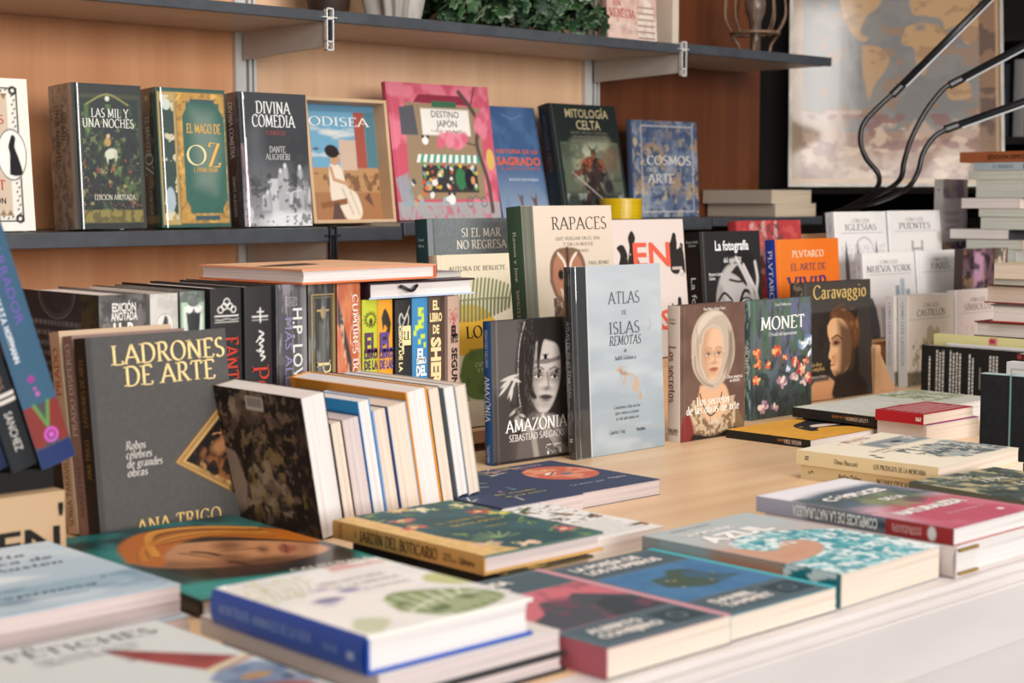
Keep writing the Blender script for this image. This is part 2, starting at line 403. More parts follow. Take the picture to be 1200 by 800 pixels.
# ------------------------------------------------------------------ printed pictures
class Art:
    """paints a cover picture onto a vertex grid; u,v run 0..1 over the cover, lengths are in cover heights"""
    def __init__(s, w, h, cell):
        s.nx, s.ny = max(3, int(w / cell) + 1), max(3, int(h / cell) + 1)
        s.a = w / h
        s.U, s.V = np.meshgrid(np.linspace(0, 1, s.nx), np.linspace(0, 1, s.ny))
        s.U0, s.V0 = s.U, s.V
        s.X, s.Y = s.U * s.a, s.V
        s.C = np.ones((s.ny, s.nx, 3))
        s.px = cell / h
    def sh(s, dx, dy):
        s.X = s.X - dx * s.a; s.Y = s.Y - dy; s.U = s.U - dx; s.V = s.V - dy; return s
    def fill(s, c): s.C[:] = lin(c); return s
    def mix(s, m, c):
        c = lin(c) if not isinstance(c, np.ndarray) else c
        m = np.clip(m, 0, 1)[..., None]
        s.C = s.C * (1 - m) + c * m
        return s
    def edge(s, d, soft): return np.clip(.5 - d / max(soft, s.px), 0, 1)
    def e(s, cu, cv, ru, rv, c, rot=0, soft=0, al=1):
        x, y = s.X - cu * s.a, s.Y - cv
        r = math.radians(rot); x, y = x * math.cos(r) + y * math.sin(r), -x * math.sin(r) + y * math.cos(r)
        k = np.sqrt((x / ru) ** 2 + (y / rv) ** 2) + 1e-6
        return s.mix(al * s.edge((k - 1) * min(ru, rv), soft), c)
    def ring(s, cu, cv, ru, rv, w, c):
        k = np.sqrt(((s.X - cu * s.a) / ru) ** 2 + ((s.Y - cv) / rv) ** 2)
        return s.mix(s.edge(np.abs(k - 1) * min(ru, rv) - w / 2, 0), c)
    def r(s, u0, v0, u1, v1, c, soft=0, al=1):
        d = np.maximum(np.maximum(u0 * s.a - s.X, s.X - u1 * s.a), np.maximum(v0 - s.Y, s.Y - v1))
        return s.mix(al * s.edge(d, soft), c)
    def frame(s, u0, v0, u1, v1, w, c):
        for q in ((u0, v0, u1, v0 + w), (u0, v1 - w, u1, v1), (u0, v0, u0 + w / s.a, v1), (u1 - w / s.a, v0, u1, v1)): s.r(*q, c)
        return s
    def p(s, pts, c, soft=0, al=1):
        P = [(u * s.a, v) for u, v in pts]
        d2 = np.full(s.X.shape, 1e9); ins = np.zeros(s.X.shape, bool)
        for i in range(len(P)):
            (x0, y0), (x1, y1) = P[i], P[(i + 1) % len(P)]
            dx, dy = x1 - x0, y1 - y0
            t = np.clip(((s.X - x0) * dx + (s.Y - y0) * dy) / (dx * dx + dy * dy + 1e-12), 0, 1)
            d2 = np.minimum(d2, (s.X - x0 - t * dx) ** 2 + (s.Y - y0 - t * dy) ** 2)
            if y0 != y1:
                ins ^= ((y0 > s.Y) != (y1 > s.Y)) & (s.X < dx * (s.Y - y0) / dy + x0)
        d = np.sqrt(d2) * np.where(ins, -1, 1)
        return s.mix(al * s.edge(d, soft), c)
    def sp(s, pts, c, soft=0, al=1):
        return s.p([tuple(q) for q in spline(list(pts) + [pts[0]], 5)][:-1], c, soft, al)
    def l(s, pts, w, c, soft=0, al=1, curve=False):
        if curve: pts = spline(pts, 6)
        d2 = np.full(s.X.shape, 1e9)
        for (u0, v0), (u1, v1) in zip(pts[:-1], pts[1:]):
            x0, y0, dx, dy = u0 * s.a, v0, (u1 - u0) * s.a, v1 - v0
            t = np.clip(((s.X - x0) * dx + (s.Y - y0) * dy) / (dx * dx + dy * dy + 1e-12), 0, 1)
            d2 = np.minimum(d2, (s.X - x0 - t * dx) ** 2 + (s.Y - y0 - t * dy) ** 2)
        return s.mix(al * s.edge(np.sqrt(d2) - w / 2, soft), c)
    def noise(s, sc, seed, sx=1, sy=1, oct=3):
        rng = np.random.RandomState(seed); out = 0; amp = .5; tot = 0
        for o in range(oct):
            n = rng.rand(64, 64); fx, fy = s.X * sc * sx, s.Y * sc * sy
            ix, iy = np.floor(fx).astype(int), np.floor(fy).astype(int); tx, ty = fx - ix, fy - iy
            tx, ty = tx * tx * (3 - 2 * tx), ty * ty * (3 - 2 * ty)
            g = lambda a, b: n[b % 64, a % 64]
            out = out + amp * ((g(ix, iy) * (1 - tx) + g(ix + 1, iy) * tx) * (1 - ty) + (g(ix, iy + 1) * (1 - tx) + g(ix + 1, iy + 1) * tx) * ty)
            tot += amp; amp *= .55; sc *= 2.1
        return out / tot
    def nz(s, sc, c, lo=.45, hi=.6, al=1, seed=1, sx=1, sy=1, box=None, mask=None):
        m = np.clip((s.noise(sc, seed, sx, sy) - lo) / (hi - lo), 0, 1) * al
        if box is not None: m = m * (s.U > box[0]) * (s.V > box[1]) * (s.U < box[2]) * (s.V < box[3])
        if mask is not None: m = m * mask
        return s.mix(m, c)
    def gv(s, c0, c1, v0=0, v1=1):
        t = np.clip((s.V - v0) / (v1 - v0), 0, 1)[..., None]
        s.C = lin(c0) * (1 - t) + lin(c1) * t
        return s
    def dots(s, n, c, r0, r1, box=(0, 0, 1, 1), seed=3, al=1, soft=0):
        rn = random.Random(seed)
        cs = c if isinstance(c, list) else [c]
        for i in range(n):
            s.e(box[0] + rn.random() * (box[2] - box[0]), box[1] + rn.random() * (box[3] - box[1]), rn.uniform(r0, r1), rn.uniform(r0, r1), cs[i % len(cs)], rn.uniform(0, 90), soft, al)
        return s
    def rows(s, box, n, c, seed=1, fillw=.9, al=.8):
        """rows of small unreadable print"""
        rn = random.Random(seed); u0, v0, u1, v1 = box; st = (v1 - v0) / n
        for i in range(n):
            v = v1 - (i + .5) * st; u = u0; end = u1 - (u1 - u0) * rn.uniform(0, 1 - fillw)
            while u < end:
                w = rn.uniform(.012, .05)
                s.r(u, v - st * .22, min(end, u + w), v + st * .22, c, 0, al); u += w + .012
        return s
    def face(s, cu, cv, R, skin, shade, dark, lip, turn=0.0, eyes=True, tilt=0):
        """generic human face, R = half height in cover heights; turn>0 looks towards +u"""
        a = s.a
        def q(x, y):
            r = math.radians(tilt); x, y = x * math.cos(r) - y * math.sin(r), x * math.sin(r) + y * math.cos(r)
            return (cu + x * R / a, cv + y * R)
        E = lambda x, y, rx, ry, c, rot=0, soft=.02, al=1: s.e(*q(x, y), rx * R, ry * R, c, rot + tilt, soft, al)
        s.sp([q(*k) for k in ((0, 1.0), (.46, .85), (.62, .3), (.56, -.3), (.32, -.82), (.05, -1.0), (-.25, -.85), (-.53, -.35), (-.61, .3), (-.45, .85))], skin, .02)
        sgn = -1 if turn >= 0 else 1
        s.sp([q(*k) for k in ((sgn * .15, .95), (sgn * .5, .8), (sgn * .61, .3), (sgn * .55, -.35), (sgn * .27, -.88), (sgn * .26, -.3), (sgn * .38, .1))], shade, .09, .75)
        t = turn * .22
        E(-.3 + t, .02, .22, .15, shade, 0, .05, .7); E(.3 + t, .02, .22, .15, shade, 0, .05, .7)
        if eyes:
            for ex in (-.29, .31):
                E(ex + t, .0, .125, .048, 'd8cec4', 0, .012); E(ex + t + turn * .05, .005, .058, .05, dark, 0, .008)
                s.l([q(ex + t - .15, .02), q(ex + t, .065), q(ex + t + .15, .015)], .03 * R, dark, .008, 1); s.l([q(ex + t - .15, .09), q(ex + t, .14), q(ex + t + .16, .085)], .025 * R, shade, .012, .8)
                s.l([q(ex + t - .19, .2), q(ex + t, .27), q(ex + t + .19, .2)], .045 * R, shade, .012, .9)
        s.l([q(.02 + t * 1.2, .1), q(.08 + t * 1.6, -.28), q(-.02 + t * 1.4, -.33)], .05 * R, shade, .02, .8)
        E(.02 + t * 1.4, -.33, .15, .045, shade, 0, .03, .8)
        E(.02 + t * 1.2, -.55, .24, .065, lip, 0, .012); E(.02 + t * 1.2, -.63, .18, .05, lip, 0, .02, .8)
        s.l([q(-.2 + t * 1.2, -.56), q(.25 + t * 1.2, -.56)], .02 * R, dark, .008, .7)
        E(.02 + t, -.76, .2, .05, shade, 0, .04, .5)

# ------------------------------------------------------------------ the book maker
def pose(X, Y, z, yaw=0., lean=0., flat=False, t=.02):
    U = Vector((math.cos(yaw), math.sin(yaw), 0)); Z = Vector((0, 0, 1))
    if flat:
        N = Z; V = Z.cross(U); O = Vector((X, Y, z + t))
    else:
        N0 = U.cross(Z); V = Z * math.cos(lean) - N0 * math.sin(lean); N = N0 * math.cos(lean) + Z * math.sin(lean)
        O = Vector((X, Y, z + (t * math.sin(lean) if lean > 0 else 0)))
    return Matrix(((U.x, V.x, N.x, O.x), (U.y, V.y, N.y, O.y), (U.z, V.z, N.z, O.z), (0, 0, 0, 1)))
def book(label, P, w, h, t, front='808080', spine=None, back=None, pages='white', mat=MATTE, hard=True, ft=(), st=(),
         group=None, cell=.0014, flat=False, name=None, bulge=.0, hinge=True, cat='book', inset=None, scell=None):
    """P = (X, Y, z, yaw, lean); cover plane local x-y, x from the spine outwards, y up, +z out of the front"""
    P = list(P) + [0.] * (5 - len(P))
    M = pose(*P, flat=flat, t=t)
    root = empty(name or ('hardcover_book' if hard else 'paperback_book'), label, cat, group=group, M=M)
    b = .0024 if hard else .0007
    ins = inset if inset is not None else (.003 if hard else .0006)
    A = Art(w, h, cell)
    if callable(front):
        front(A)
        A.U, A.V = A.U0, A.V0
    else: A.fill(front)
    mb = MB()
    disp = np.zeros(A.U.shape)
    if hard and hinge:
        disp = -.0011 * np.exp(-((A.U * w - .0085) / .0022) ** 2)
    mb.grid(np.stack([A.U * w, A.V * h, disp], -1), A.C)
    edge = A.C[:, -1].mean(0)
    bc = lin(back) if back else edge
    # board edges and inner faces
    mb.add([(0, 0, 0), (w, 0, 0), (w, h, 0), (0, h, 0), (0, 0, -b), (w, 0, -b), (w, h, -b), (0, h, -b)],
           [(4, 7, 6, 5), (0, 4, 5, 1), (1, 5, 6, 2), (2, 6, 7, 3)], edge)
    mb.box((0, 0, -t), (w, h, -t + b), bc)
    # spine
    Sp = Art(t, h, scell or min(cell, .0014))
    sc = spine if spine is not None else front
    if callable(spine):
        spine(Sp)
        Sp.U, Sp.V = Sp.U0, Sp.V0
    elif spine is not None: Sp.fill(spine)
    else: Sp.C[:] = A.C[:, :1].mean(axis=(0, 1)) if not isinstance(front, str) else lin(front)
    bl = bulge or (.0012 if hard else .0002)
    mb.grid(np.stack([-bl * np.sin(PI * Sp.U) ** .7 - .0001, Sp.V * h, -t + Sp.U * t], -1), Sp.C)
    sc = Sp.C.mean(axis=(0, 1))
    mb.box((0.0, 0.0, -t + b * .8), (b, h, -b * .8), sc)
    for f in ft:
        d = dict(size=.01, col='ffffff', font='serif', align='c', fit=None, bold=None, shear=0., rot=0.)
        d.update(f[3] if len(f) > 3 else {})
        r = math.radians(d.pop('rot')); fit = d.pop('fit')
        put_text(mb, f[0], (f[1] * w, f[2] * h, .0002), (math.cos(r), math.sin(r), 0), (-math.sin(r), math.cos(r), 0), (0, 0, 1), fit=fit * w if fit else None, **d)
    for f in st:
        d = dict(size=.008, col='ffffff', font='serif', align='c', fit=None, bold=None, shear=0., dir='down')
        d.update(f[3] if len(f) > 3 else {})
        k = d.pop('dir'); fit = d.pop('fit')
        Ax, Bx, ln = {'down': ((0, -1, 0), (0, 0, 1), h), 'up': ((0, 1, 0), (0, 0, -1), h), 'across': ((0, 0, 1), (0, 1, 0), t)}[k]
        # s across the spine is measured to the letters' middle line
        O = Vector((-bl - .0002, f[2] * h, -t + f[1] * t)) - Vector(Bx) * (d['size'] * .5)
        put_text(mb, f[0], O, Ax, Bx, (-1, 0, 0), fit=fit * ln if fit else None, **d)
    mb.build('cover', mat, root)
    pb = MB()
    pw, n = w - ins, 6
    if hard:   # concave fore-edge
        out = [(b, -t + b)] + [(pw - .002 * math.sin(PI * k / n), -t + b + (t - 2 * b) * k / n) for k in range(n + 1)] + [(b, -b)]
    else:
        out = [(b, -t + b), (pw, -t + b), (pw, -b), (b, -b)]
    V = [(x, ins, z) for x, z in out] + [(x, h - ins, z) for x, z in out]
    k = len(out)
    F = [tuple(range(k)), tuple(range(2 * k - 1, k - 1, -1))] + [(i, k + i, k + (i + 1) % k, (i + 1) % k) for i in range(k)]
    pb.add(V, F)
    pb.build('page_block', PAGES[pages], root)
    return root
# ------------------------------------------------------------------ the room
W = 2.52
def struct(name, lo, hi, mat, bevel=0):
    mb = MB(); mb.box(lo, hi)
    return tag(mb.build(name, mat, bevel=bevel), kind='structure')
struct('floor', (-2.6, -1.2, -.93), (4.9, 3.3, -.90), FLOORM)
struct('ceiling', (-2.6, -.7, 2.0), (4.9, 3.3, 2.05), CEILM)
struct('wall_back', (-1.5, W, -.9), (1.69, W + .05, 2.0), WALLWOOD)
struct('wall_back_middle', (1.69, W, -.9), (2.595, W + .05, 2.0), WALLMID)
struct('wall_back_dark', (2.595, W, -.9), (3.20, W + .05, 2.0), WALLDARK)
struct('wall_recess', (3.20, 3.2, -.9), (4.9, 3.25, 2.0), DARK)
struct('wall_right', (4.6, .2, -.9), (4.65, 3.2, 2.0), DARK)
struct('wall_left', (-1.55, .9, -.9), (-1.5, W, 2.0), DARK)
# aluminium slotted uprights on the wall
for i, x in enumerate((1.672, 2.575)):
    mb = MB()
    mb.box((x, W - .012, -.2), (x + .022, W, 1.6))
    mb.box((x + .026, W - .016, -.2), (x + .032, W, 1.6))
    mb.box((x + .036, W - .016, -.2), (x + .042, W, 1.6))
    tag(mb.build('trim_%d' % (i + 1), ALU), kind='structure')
struct('trim_3', (2.612, 2.29, .673), (2.632, W, 1.6), LAMINATE)

# ------------------------------------------------------------------ wall shelves
def shelf(x0, x1, z, th, label, lip=.02):
    root = empty('wall_shelf', label, 'shelf', ((x0 + x1) / 2, W, z), 'shelf boards on the wall')
    Mi = Matrix.Translation((-(x0 + x1) / 2, -W, -z))
    mb = MB(); mb.box((x0, 2.262, z - th), (x1, W, z), M=Mi)
    mb.build('board', LAMINATE, root)
    mb = MB(); mb.box((x0, 2.25, z - th - .001), (x1, 2.2618, z + .0008), M=Mi)
    mb.build('front_edge', CHARCOAL, root, bevel=.0015)
    mb = MB(); mb.box((x0, 2.262, z), (x1, W - .001, z + .0008), M=Mi)
    mb.build('top_surface', CHARCOAL, root)
    return root
shelf(.4, 1.684, .670, .016, 'left board of the upper wall shelf, cropped at the top left')
shelf(1.690, 2.596, .672, .018, 'middle board of the upper wall shelf, under the ivy')
shelf(2.602, 3.12, .674, .018, 'right board of the upper wall shelf, under the wire ornament')
shelf(.4, 1.846, .304, .022, 'left board of the lower wall shelf, under the boxed editions')
shelf(1.850, 2.70, .311, .022, 'middle board of the lower wall shelf, mostly hidden by display books')
shelf(2.704, 3.18, .311, .016, 'right board of the lower wall shelf, under two stacked cream books')
def bracket(x, z, label, end=ALU):
    root = empty('shelf_bracket', label, 'bracket', (x, W - .02, z), 'shelf brackets under the upper shelf')
    Mi = Matrix.Translation((-x, -(W - .02), -z))
    mb = MB(); mb.prism([(2.253, z - .012), (2.253, z - .058), (W - .02, z - .066), (W - .02, z - .012)], 0, x - .004, x + .004)
    mb.v[-1] = mb.v[-1] + np.array([-x, -(W - .02), -z])
    mb.build('arm', ARMGREY, root)
    mb = MB()
    for dx in (-.0075, .0055):
        mb.box((x + dx, 2.244, z - .066), (x + dx + .002, 2.253, z + .006), M=Mi)
    for dz in (-.066, -.052, -.014, .003):
        mb.box((x - .0075, 2.244, z + dz), (x + .0075, 2.253, z + dz + .003), M=Mi)
    mb.box((x - .016, 2.245, z - .011), (x + .016, 2.251, z - .009), M=Mi)
    mb.build('end_profile', end, root, bevel=.0006)
    mb = MB(); mb.box((x - .0052, 2.247, z - .050), (x + .0052, 2.2525, z - .014), M=Mi)
    mb.build('slot_insert', BLACK, root)
bracket(1.687, .670, 'left shelf bracket with an aluminium end, beside the top of the first upright')
bracket(1.690, .302, 'bracket under the lower wall shelf, above the orange-edged hardcover', BLACK)
bracket(2.599, .672, 'right shelf bracket with an aluminium end, below the thin pale divider')

# ------------------------------------------------------------------ the sales counter
root = empty('sales_counter', 'white painted sales counter with a light beech top', 'counter', (1.0, 1.6, -.9))
O = Vector((1.0, 1.6, -.9)); Mi = Matrix.Translation(-O)
mb = MB(); mb.box((-.6, .846, -.022), (3.26, 2.15, 0), M=Mi)
mb.build('tabletop', TABLEWOOD, root)
mb = MB()
mb.box((-.6, .806, -.022), (3.26, .8458, -.0004), M=Mi)
mb.box((-.6, .796, -.07), (3.26, .806, -.0062), M=Mi)
mb.box((-.6, .790, -.0704), (3.26, .796, -.0125), M=Mi)
mb.build('front_rim', WHITEPAINT, root, bevel=.0016)
mb = MB(); mb.box((-.6, .812, -.9), (3.26, .83, -.0704), M=Mi)
mb.build('front_panel', WHITEPAINT, root)
for x in (-.6, 3.15):
    mb = MB(); mb.box((x, .84, -.9), (x + .05, 2.1, -.022), M=Mi); mb.build('side_panel', WHITEPAINT, root)

# low display board behind the standing books, and the stepped display behind that
root = empty('display_board', 'low plywood display board raised above the counter, under the fern book', 'display board', (1.60, 1.74, 0))
mb = MB(); mb.box((-.155, -.05, .012), (.30, .05, .03)); mb.build('board', STANDWOOD, root, bevel=.001)
for x in (-.10, .24):
    mb = MB(); mb.box((x, -.04, 0), (x + .02, .045, .012)); mb.build('foot', STANDWOOD, root)
root = empty('display_riser', 'lower plywood riser under the front raised line of display books', 'display riser', (2.38, 1.84, 0), 'plywood risers on the counter')
mb = MB(); mb.box((-.68, -.045, 0), (.68, .045, .078)); mb.build('box', STANDWOOD, root, bevel=.001)
mb = MB(); mb.box((-.682, -.047, .0781), (.682, .0475, .08)); mb.build('top_panel', STANDWOOD, root)
root = empty('display_riser', 'taller plywood riser under the rear raised line of display books', 'display riser', (2.455, 1.97, 0), 'plywood risers on the counter')
mb = MB(); mb.box((-.79, -.064, 0), (.79, .078, .158)); mb.build('box', STANDWOOD, root, bevel=.001)
mb = MB(); mb.box((-.792, -.066, .1581), (.792, .0785, .16)); mb.build('top_panel', STANDWOOD, root)
root = empty('plywood_board', 'upright plywood board behind the architecture guides, holding the clip lamp', 'board', (2.95, 2.06, 0))
mb = MB(); mb.box((-.25, -.0095, 0), (.30, .005, .28)); mb.build('board', STANDWOOD, root, bevel=.001)
root = empty('wooden_bookend', 'pale wooden triangular bookend between the portrait book and the white castle books', 'bookend', (2.50, 1.705, 0))
mb = MB(); mb.prism([(0.016, 0), (.082, 0), (.028, .075), (.016, .08)], 1, 0, .012); mb.build('gusset', STANDWOOD, root, bevel=.001)
mb = MB(); mb.prism([(0, 0), (.0158, 0), (.0158, .084), (.012, .089), (.004, .089), (0, .084)], 1, -.01, .016); mb.build('upright', STANDWOOD, root, bevel=.001)

# ------------------------------------------------------------------ lower wall shelf: boxed editions
GW = 'books facing out on the lower wall shelf'
def a_alcott(A):
    A.fill('e9e4da'); A.r(.1, .06, .9, .94, '2b2a2a')
    A.r(.115, .07, .885, .93, 'e6e1d6')
    for k in range(30):
        for u in (.15, .85): A.e(u + .018 * (k % 2), .085 + k * .0286, .008, .006, '2b2a2a', 45)
    for k in range(17):
        for v in (.084, .916): A.e(.15 + k * .043, v + .008 * (k % 2), .008, .006, '2b2a2a', 45)
    for u in (.14, .86):
        for v in (.08, .92): A.e(u, v, .03, .03, '2b2a2a'); A.e(u, v, .012, .012, 'e6e1d6')
    A.r(.2, .1, .8, .9, 'cbb8a2')
    for k in range(9): A.p([(.22 + k * .065, .9), (.285 + k * .065, .9), (.2525 + k * .065, .86)], '8b6f58'); A.p([(.22 + k * .065, .1), (.285 + k * .065, .1), (.2525 + k * .065, .14)], '8b6f58')
    A.e(.82, .5, .105, .17, 'f0ebe2'); A.ring(.82, .5, .1, .165, .006, '3a3838')
    A.sp([(.79, .37), (.80, .5), (.79, .55), (.81, .6), (.83, .63), (.86, .61), (.85, .55), (.88, .48), (.91, .38), (.85, .36)], '15151a')
book('cream hardcover with black ornamental border and silhouette oval, leftmost on the lower wall shelf', (.989, 2.28, .305, 0, .08), .170, .227, .03, a_alcott, 'e4ded2', mat=MATTE, group=GW, cell=.0016,
     ft=[('MUJERCITAS', .76, .70, dict(size=.013, col='b5392c', align='r', fit=.55)), ('LOUISA MAY', .66, .36, dict(size=.010, col='b5392c', align='r', fit=.4)), ('ALCOTT', .74, .27, dict(size=.014, col='b5392c', align='r', fit=.4)), ('EDICIÓN', .74, .18, dict(size=.008, col='2a2828', align='r', fit=.28))])
def a_mil(A):
    A.fill('1c211c'); A.r(.07, .04, .97, .93, '3a3c22'); A.r(.11, .06, .95, .9, '15201a')
    A.nz(9, '4f6a34', .5, .72, .9, 2, 2, .8, (.12, .1, .94, .86)); A.nz(26, '6f8048', .64, .72, .7, 3, 1, 1, (.12, .2, .94, .8)); A.nz(34, 'a8986a', .64, .72, .7, 7, box=(.1, .12, .94, .46)); A.nz(18, '0d130f', .5, .6, .8, 17, box=(.12, .14, .94, .62)); A.nz(30, '8f4a34', .7, .74, .7, 27, box=(.12, .14, .94, .5))
    A.l([(.2, .86), (.5, .93), (.8, .86)], .012, '8a8a4a', curve=True); A.r(.1, .045, .95, .13, '8b7c3c', .01); A.nz(30, '4e4a22', .5, .55, .8, 9, box=(.1, .04, .95, .13))
    A.e(.5, .90, .018, .018, 'd8dcc8'); A.e(.52, .52, .05, .035, 'cfd2bb', 20); A.p([(.45, .49), (.5, .53), (.47, .44)], 'cfd2bb'); A.p([(.56, .55), (.62, .5), (.58, .46)], 'b9bda4'); A.e(.48, .6, .025, .03, 'b8904a'); A.e(.49, .64, .015, .015, 'd2b28a')
    A.r(.3, .17, .7, .2, '20261c', .02, .7)
def s_mil(A): A.fill('756c60'); A.nz(14, '8f877b', .4, .7, .8, 3, 2, .6); A.nz(30, '3b362f', .5, .6, .6, 4); A.r(.86, 0, 1, 1, '8d8578')
book('shrink-wrapped dark green hardcover with white horse, grey-brown spine, on the lower wall shelf', (1.229, 2.28, .305, .03, .05), .122, .224, .07, a_mil, s_mil, mat=WRAP, group=GW, cell=.0016,
     ft=[('LAS MIL Y', .53, .77, dict(size=.0135, col='e6e6dc', fit=.55)), ('UNA NOCHES', .5, .70, dict(size=.0135, col='e6e6dc', fit=.74)), ('EDICIÓN ANOTADA', .55, .2, dict(size=.008, col='d8d8c8', fit=.6))],
     st=[('LAS MIL Y', .62, .86, dict(size=.012, col='2c2924', align='l', fit=.34)), ('UNA NOCHES', .36, .86, dict(size=.012, col='2c2924', align='l', fit=.44))])
def a_oz(A):
    A.fill('164a3c'); A.r(.02, .02, .27, .97, 'b59a5c'); A.r(.05, .1, .24, .9, '20382c'); A.nz(14, 'd8cfae', .55, .62, .9, 4, box=(.05, .05, .24, .95)); A.e(.14, .88, .035, .04, 'c9d2c4'); A.e(.14, .2, .04, .09, 'a9b9c0')
    A.p([(.28, .97), (.98, .97), (.98, .03), (.28, .03)], 'b98a34'); A.nz(12, 'e3b451', .45, .7, .8, 6, 1, 1, (.28, .03, .98, .97)); A.nz(40, '7c5a22', .55, .6, .6, 8, box=(.28, .03, .98, .97))
    A.p([(.42, .9), (.9, .9), (.9, .86), (.97, .8), (.97, .2), (.9, .14), (.9, .1), (.42, .1), (.42, .14), (.36, .2), (.36, .8), (.42, .86)], '1d5a4a')
    A.r(.985, 0, 1, 1, '0f3d31'); A.r(.48, .895, .84, .925, '2c4a4e'); A.r(.48, .05, .84, .085, '2c4a4e'); A.p([(.5, .85), (.8, .82), (.9, .6), (.8, .25), (.52, .3)], '8f9c8e', .1, .45)  # soft grey patch paints the film's reflection into the cover
def s_oz(A): A.fill('1b2c26'); A.nz(16, '3a4a40', .5, .65, .8, 2); A.r(.82, 0, 1, 1, '26443a'); A.e(.5, .93, .02, .02, '8a8a50'); A.r(.1, .04, .9, .09, '5a5a34', .01)
book('shrink-wrapped gold and green hardcover with ornate frame, on the lower wall shelf', (1.383, 2.29, .305, .02, .066), .132, .225, .052, a_oz, s_oz, mat=WRAP, group=GW, cell=.0016,
     ft=[('EL MAGO DE', .66, .68, dict(size=.015, col='e8b04a', fit=.5, bold=1.2)), ('O', .54, .45, dict(size=.032, col='ead9a0', fit=.29, bold=.7)), ('Z', .80, .44, dict(size=.038, col='e8b04a', fit=.19, bold=1.2)), ('L. FRANK BAUM', .66, .40, dict(size=.007, col='e8b04a', fit=.35))],
     st=[('EL MAGO DE', .5, .8, dict(size=.011, col='7fa0a0', align='l', fit=.3)), ('OZ', .5, .46, dict(size=.022, col='7fb0b8', align='c', fit=.16)), ('L. FRANK BAUM', .5, .3, dict(size=.008, col='6f8f90', align='l', fit=.2))])
def a_div(A):
    A.fill('232326'); A.gv('8d8d90', '1d1d20', .05, .55); A.nz(8, '0f0f12', .5, .7, .8, 5, box=(0, .3, 1, .75)); A.nz(7, 'c9c9cc', .5, .62, .9, 3, 2, .6, (.03, .02, 1, .36)); A.p([(.1, .7), (.3, .85), (.35, .3), (.12, .35)], '5a5a60', .1, .6)
    for u, h, wd in ((.56, .4, .05), (.63, .44, .045), (.85, .43, .04), (.35, .24, .05), (.3, .2, .04)): A.sp([(u - wd, .12), (u - wd * .9, h - .06), (u - .02, h), (u + .03, h), (u + wd, h - .07), (u + wd, .12)], 'a9a9ac', .02); A.e(u, h + .015, .016, .02, 'cfcfd2')
    A.e(.75, .03, .3, .08, 'dededf', 0, .05); A.l([(.63, .25), (.86, .27)], .01, 'c9c9cc'); A.nz(26, '101012', .58, .64, .7, 8, box=(0, 0, 1, .4))
    A.l([(.03, .6), (.08, .3), (.06, .02)], .03, 'c79aa8', .03, .5)
def s_div(A): A.fill('202024'); A.r(.68, 0, 1, 1, '35353a'); A.nz(24, '5a5a60', .6, .7, .6, 5, 3, 1)
book('shrink-wrapped black hardcover with pale robed figures, left of the wooden picture box', (1.547, 2.30, .305, 0, .074), .139, .226, .041, a_div, s_div, mat=WRAP, group=GW, cell=.0015,
     ft=[('DIVINA', .5, .845, dict(size=.020, col='efefec', fit=.52)), ('COMEDIA', .5, .745, dict(size=.020, col='efefec', fit=.64)), ('CANTOS', .52, .685, dict(size=.007, col='a83a34', fit=.28)), ('DANTE', .53, .555, dict(size=.010, col='c9c9c6', fit=.24)), ('ALIGHIERI', .53, .50, dict(size=.010, col='c9c9c6', fit=.36))],
     st=[('DIVINA COMEDIA', .45, .93, dict(size=.012, col='d8d8d4', align='l', fit=.42)), ('DANTE ALIGHIERI', .45, .38, dict(size=.008, col='b8b8b4', align='l', fit=.3))])
# the picture box with a deep wooden frame
M = pose(1.72, 2.34, .305, 0, .128, t=.045)
root = empty('picture_box', 'shallow pale wood box holding a picture of a seated woman in a white gown', 'picture box', M=M)
w, h, t = .187, .226, .045
mb = MB(); d = .0065
mb.box((0, 0, -t), (d, h, 0)); mb.box((w - d, 0, -t), (w, h, 0)); mb.box((d, 0, -t), (w - d, d, 0)); mb.box((d, h - d, -t), (w - d, h, 0)); mb.box((d, d, -t), (w - d, h - d, -t + .004))
mb.build('wooden_frame', mottled('pale_pine', 'c4a27c', 'd6b792', (10, 10, 3), .5, 4), root, bevel=.0007)
A = Art(w - 2 * d, h - 2 * d, .0016)
A.gv('b48a66', '7ea9c4', .1, .95); A.r(0, .44, 1, 1, '6ea3bf'); A.nz(6, 'e3ded4', .45, .7, .9, 4, .6, 2, (0, .5, 1, .85)); A.r(.0, .44, .14, .95, '9c4f43'); A.r(.72, .44, .86, 1, 'a3503f'); A.r(.86, .44, 1, 1, '4f7a86'); A.r(0, .94, 1, 1, '5c8aa8')
A.r(0, .24, 1, .46, 'b58a5e'); A.nz(10, '6d4a34', .52, .58, .8, 6, 1, 1, (0, .26, 1, .42)); A.r(0, 0, 1, .25, 'a2724c', .02)
A.r(.5, .44, .72, .7, 'c9b09a'); A.e(.2, .62, .03, .012, '50606a')
A.sp([(.34, .4), (.36, .48), (.44, .5), (.52, .44), (.56, .3), (.68, .24), (.74, .1), (.7, .02), (.55, .01), (.45, .12), (.35, .18)], 'e3d6c2', .015); A.l([(.5, .28), (.62, .06)], .012, 'b8a68e', .02); A.l([(.6, .26), (.7, .06)], .01, 'b8a68e', .02)
A.l([(.37, .46), (.4, .36), (.58, .32)], .03, 'c39570'); A.e(.43, .54, .05, .06, 'c39570', -15); A.e(.4, .60, .075, .055, '2a1c18', -10); A.l([(.36, .59), (.5, .58)], .014, '171112')
A.p([(.2, .16), (.55, .2), (.55, .15), (.22, .11)], '8a5a38'); A.p([(.38, .16), (.44, .16), (.5, .02), (.34, .02)], '5a4640'); A.p([(.78, .2), (.85, .25), (.9, .12)], '6a4a3c')
mb = MB(); mb.grid(np.stack([d + A.U * (w - 2 * d), d + A.V * (h - 2 * d), np.full(A.U.shape, -t + .012)], -1), A.C)
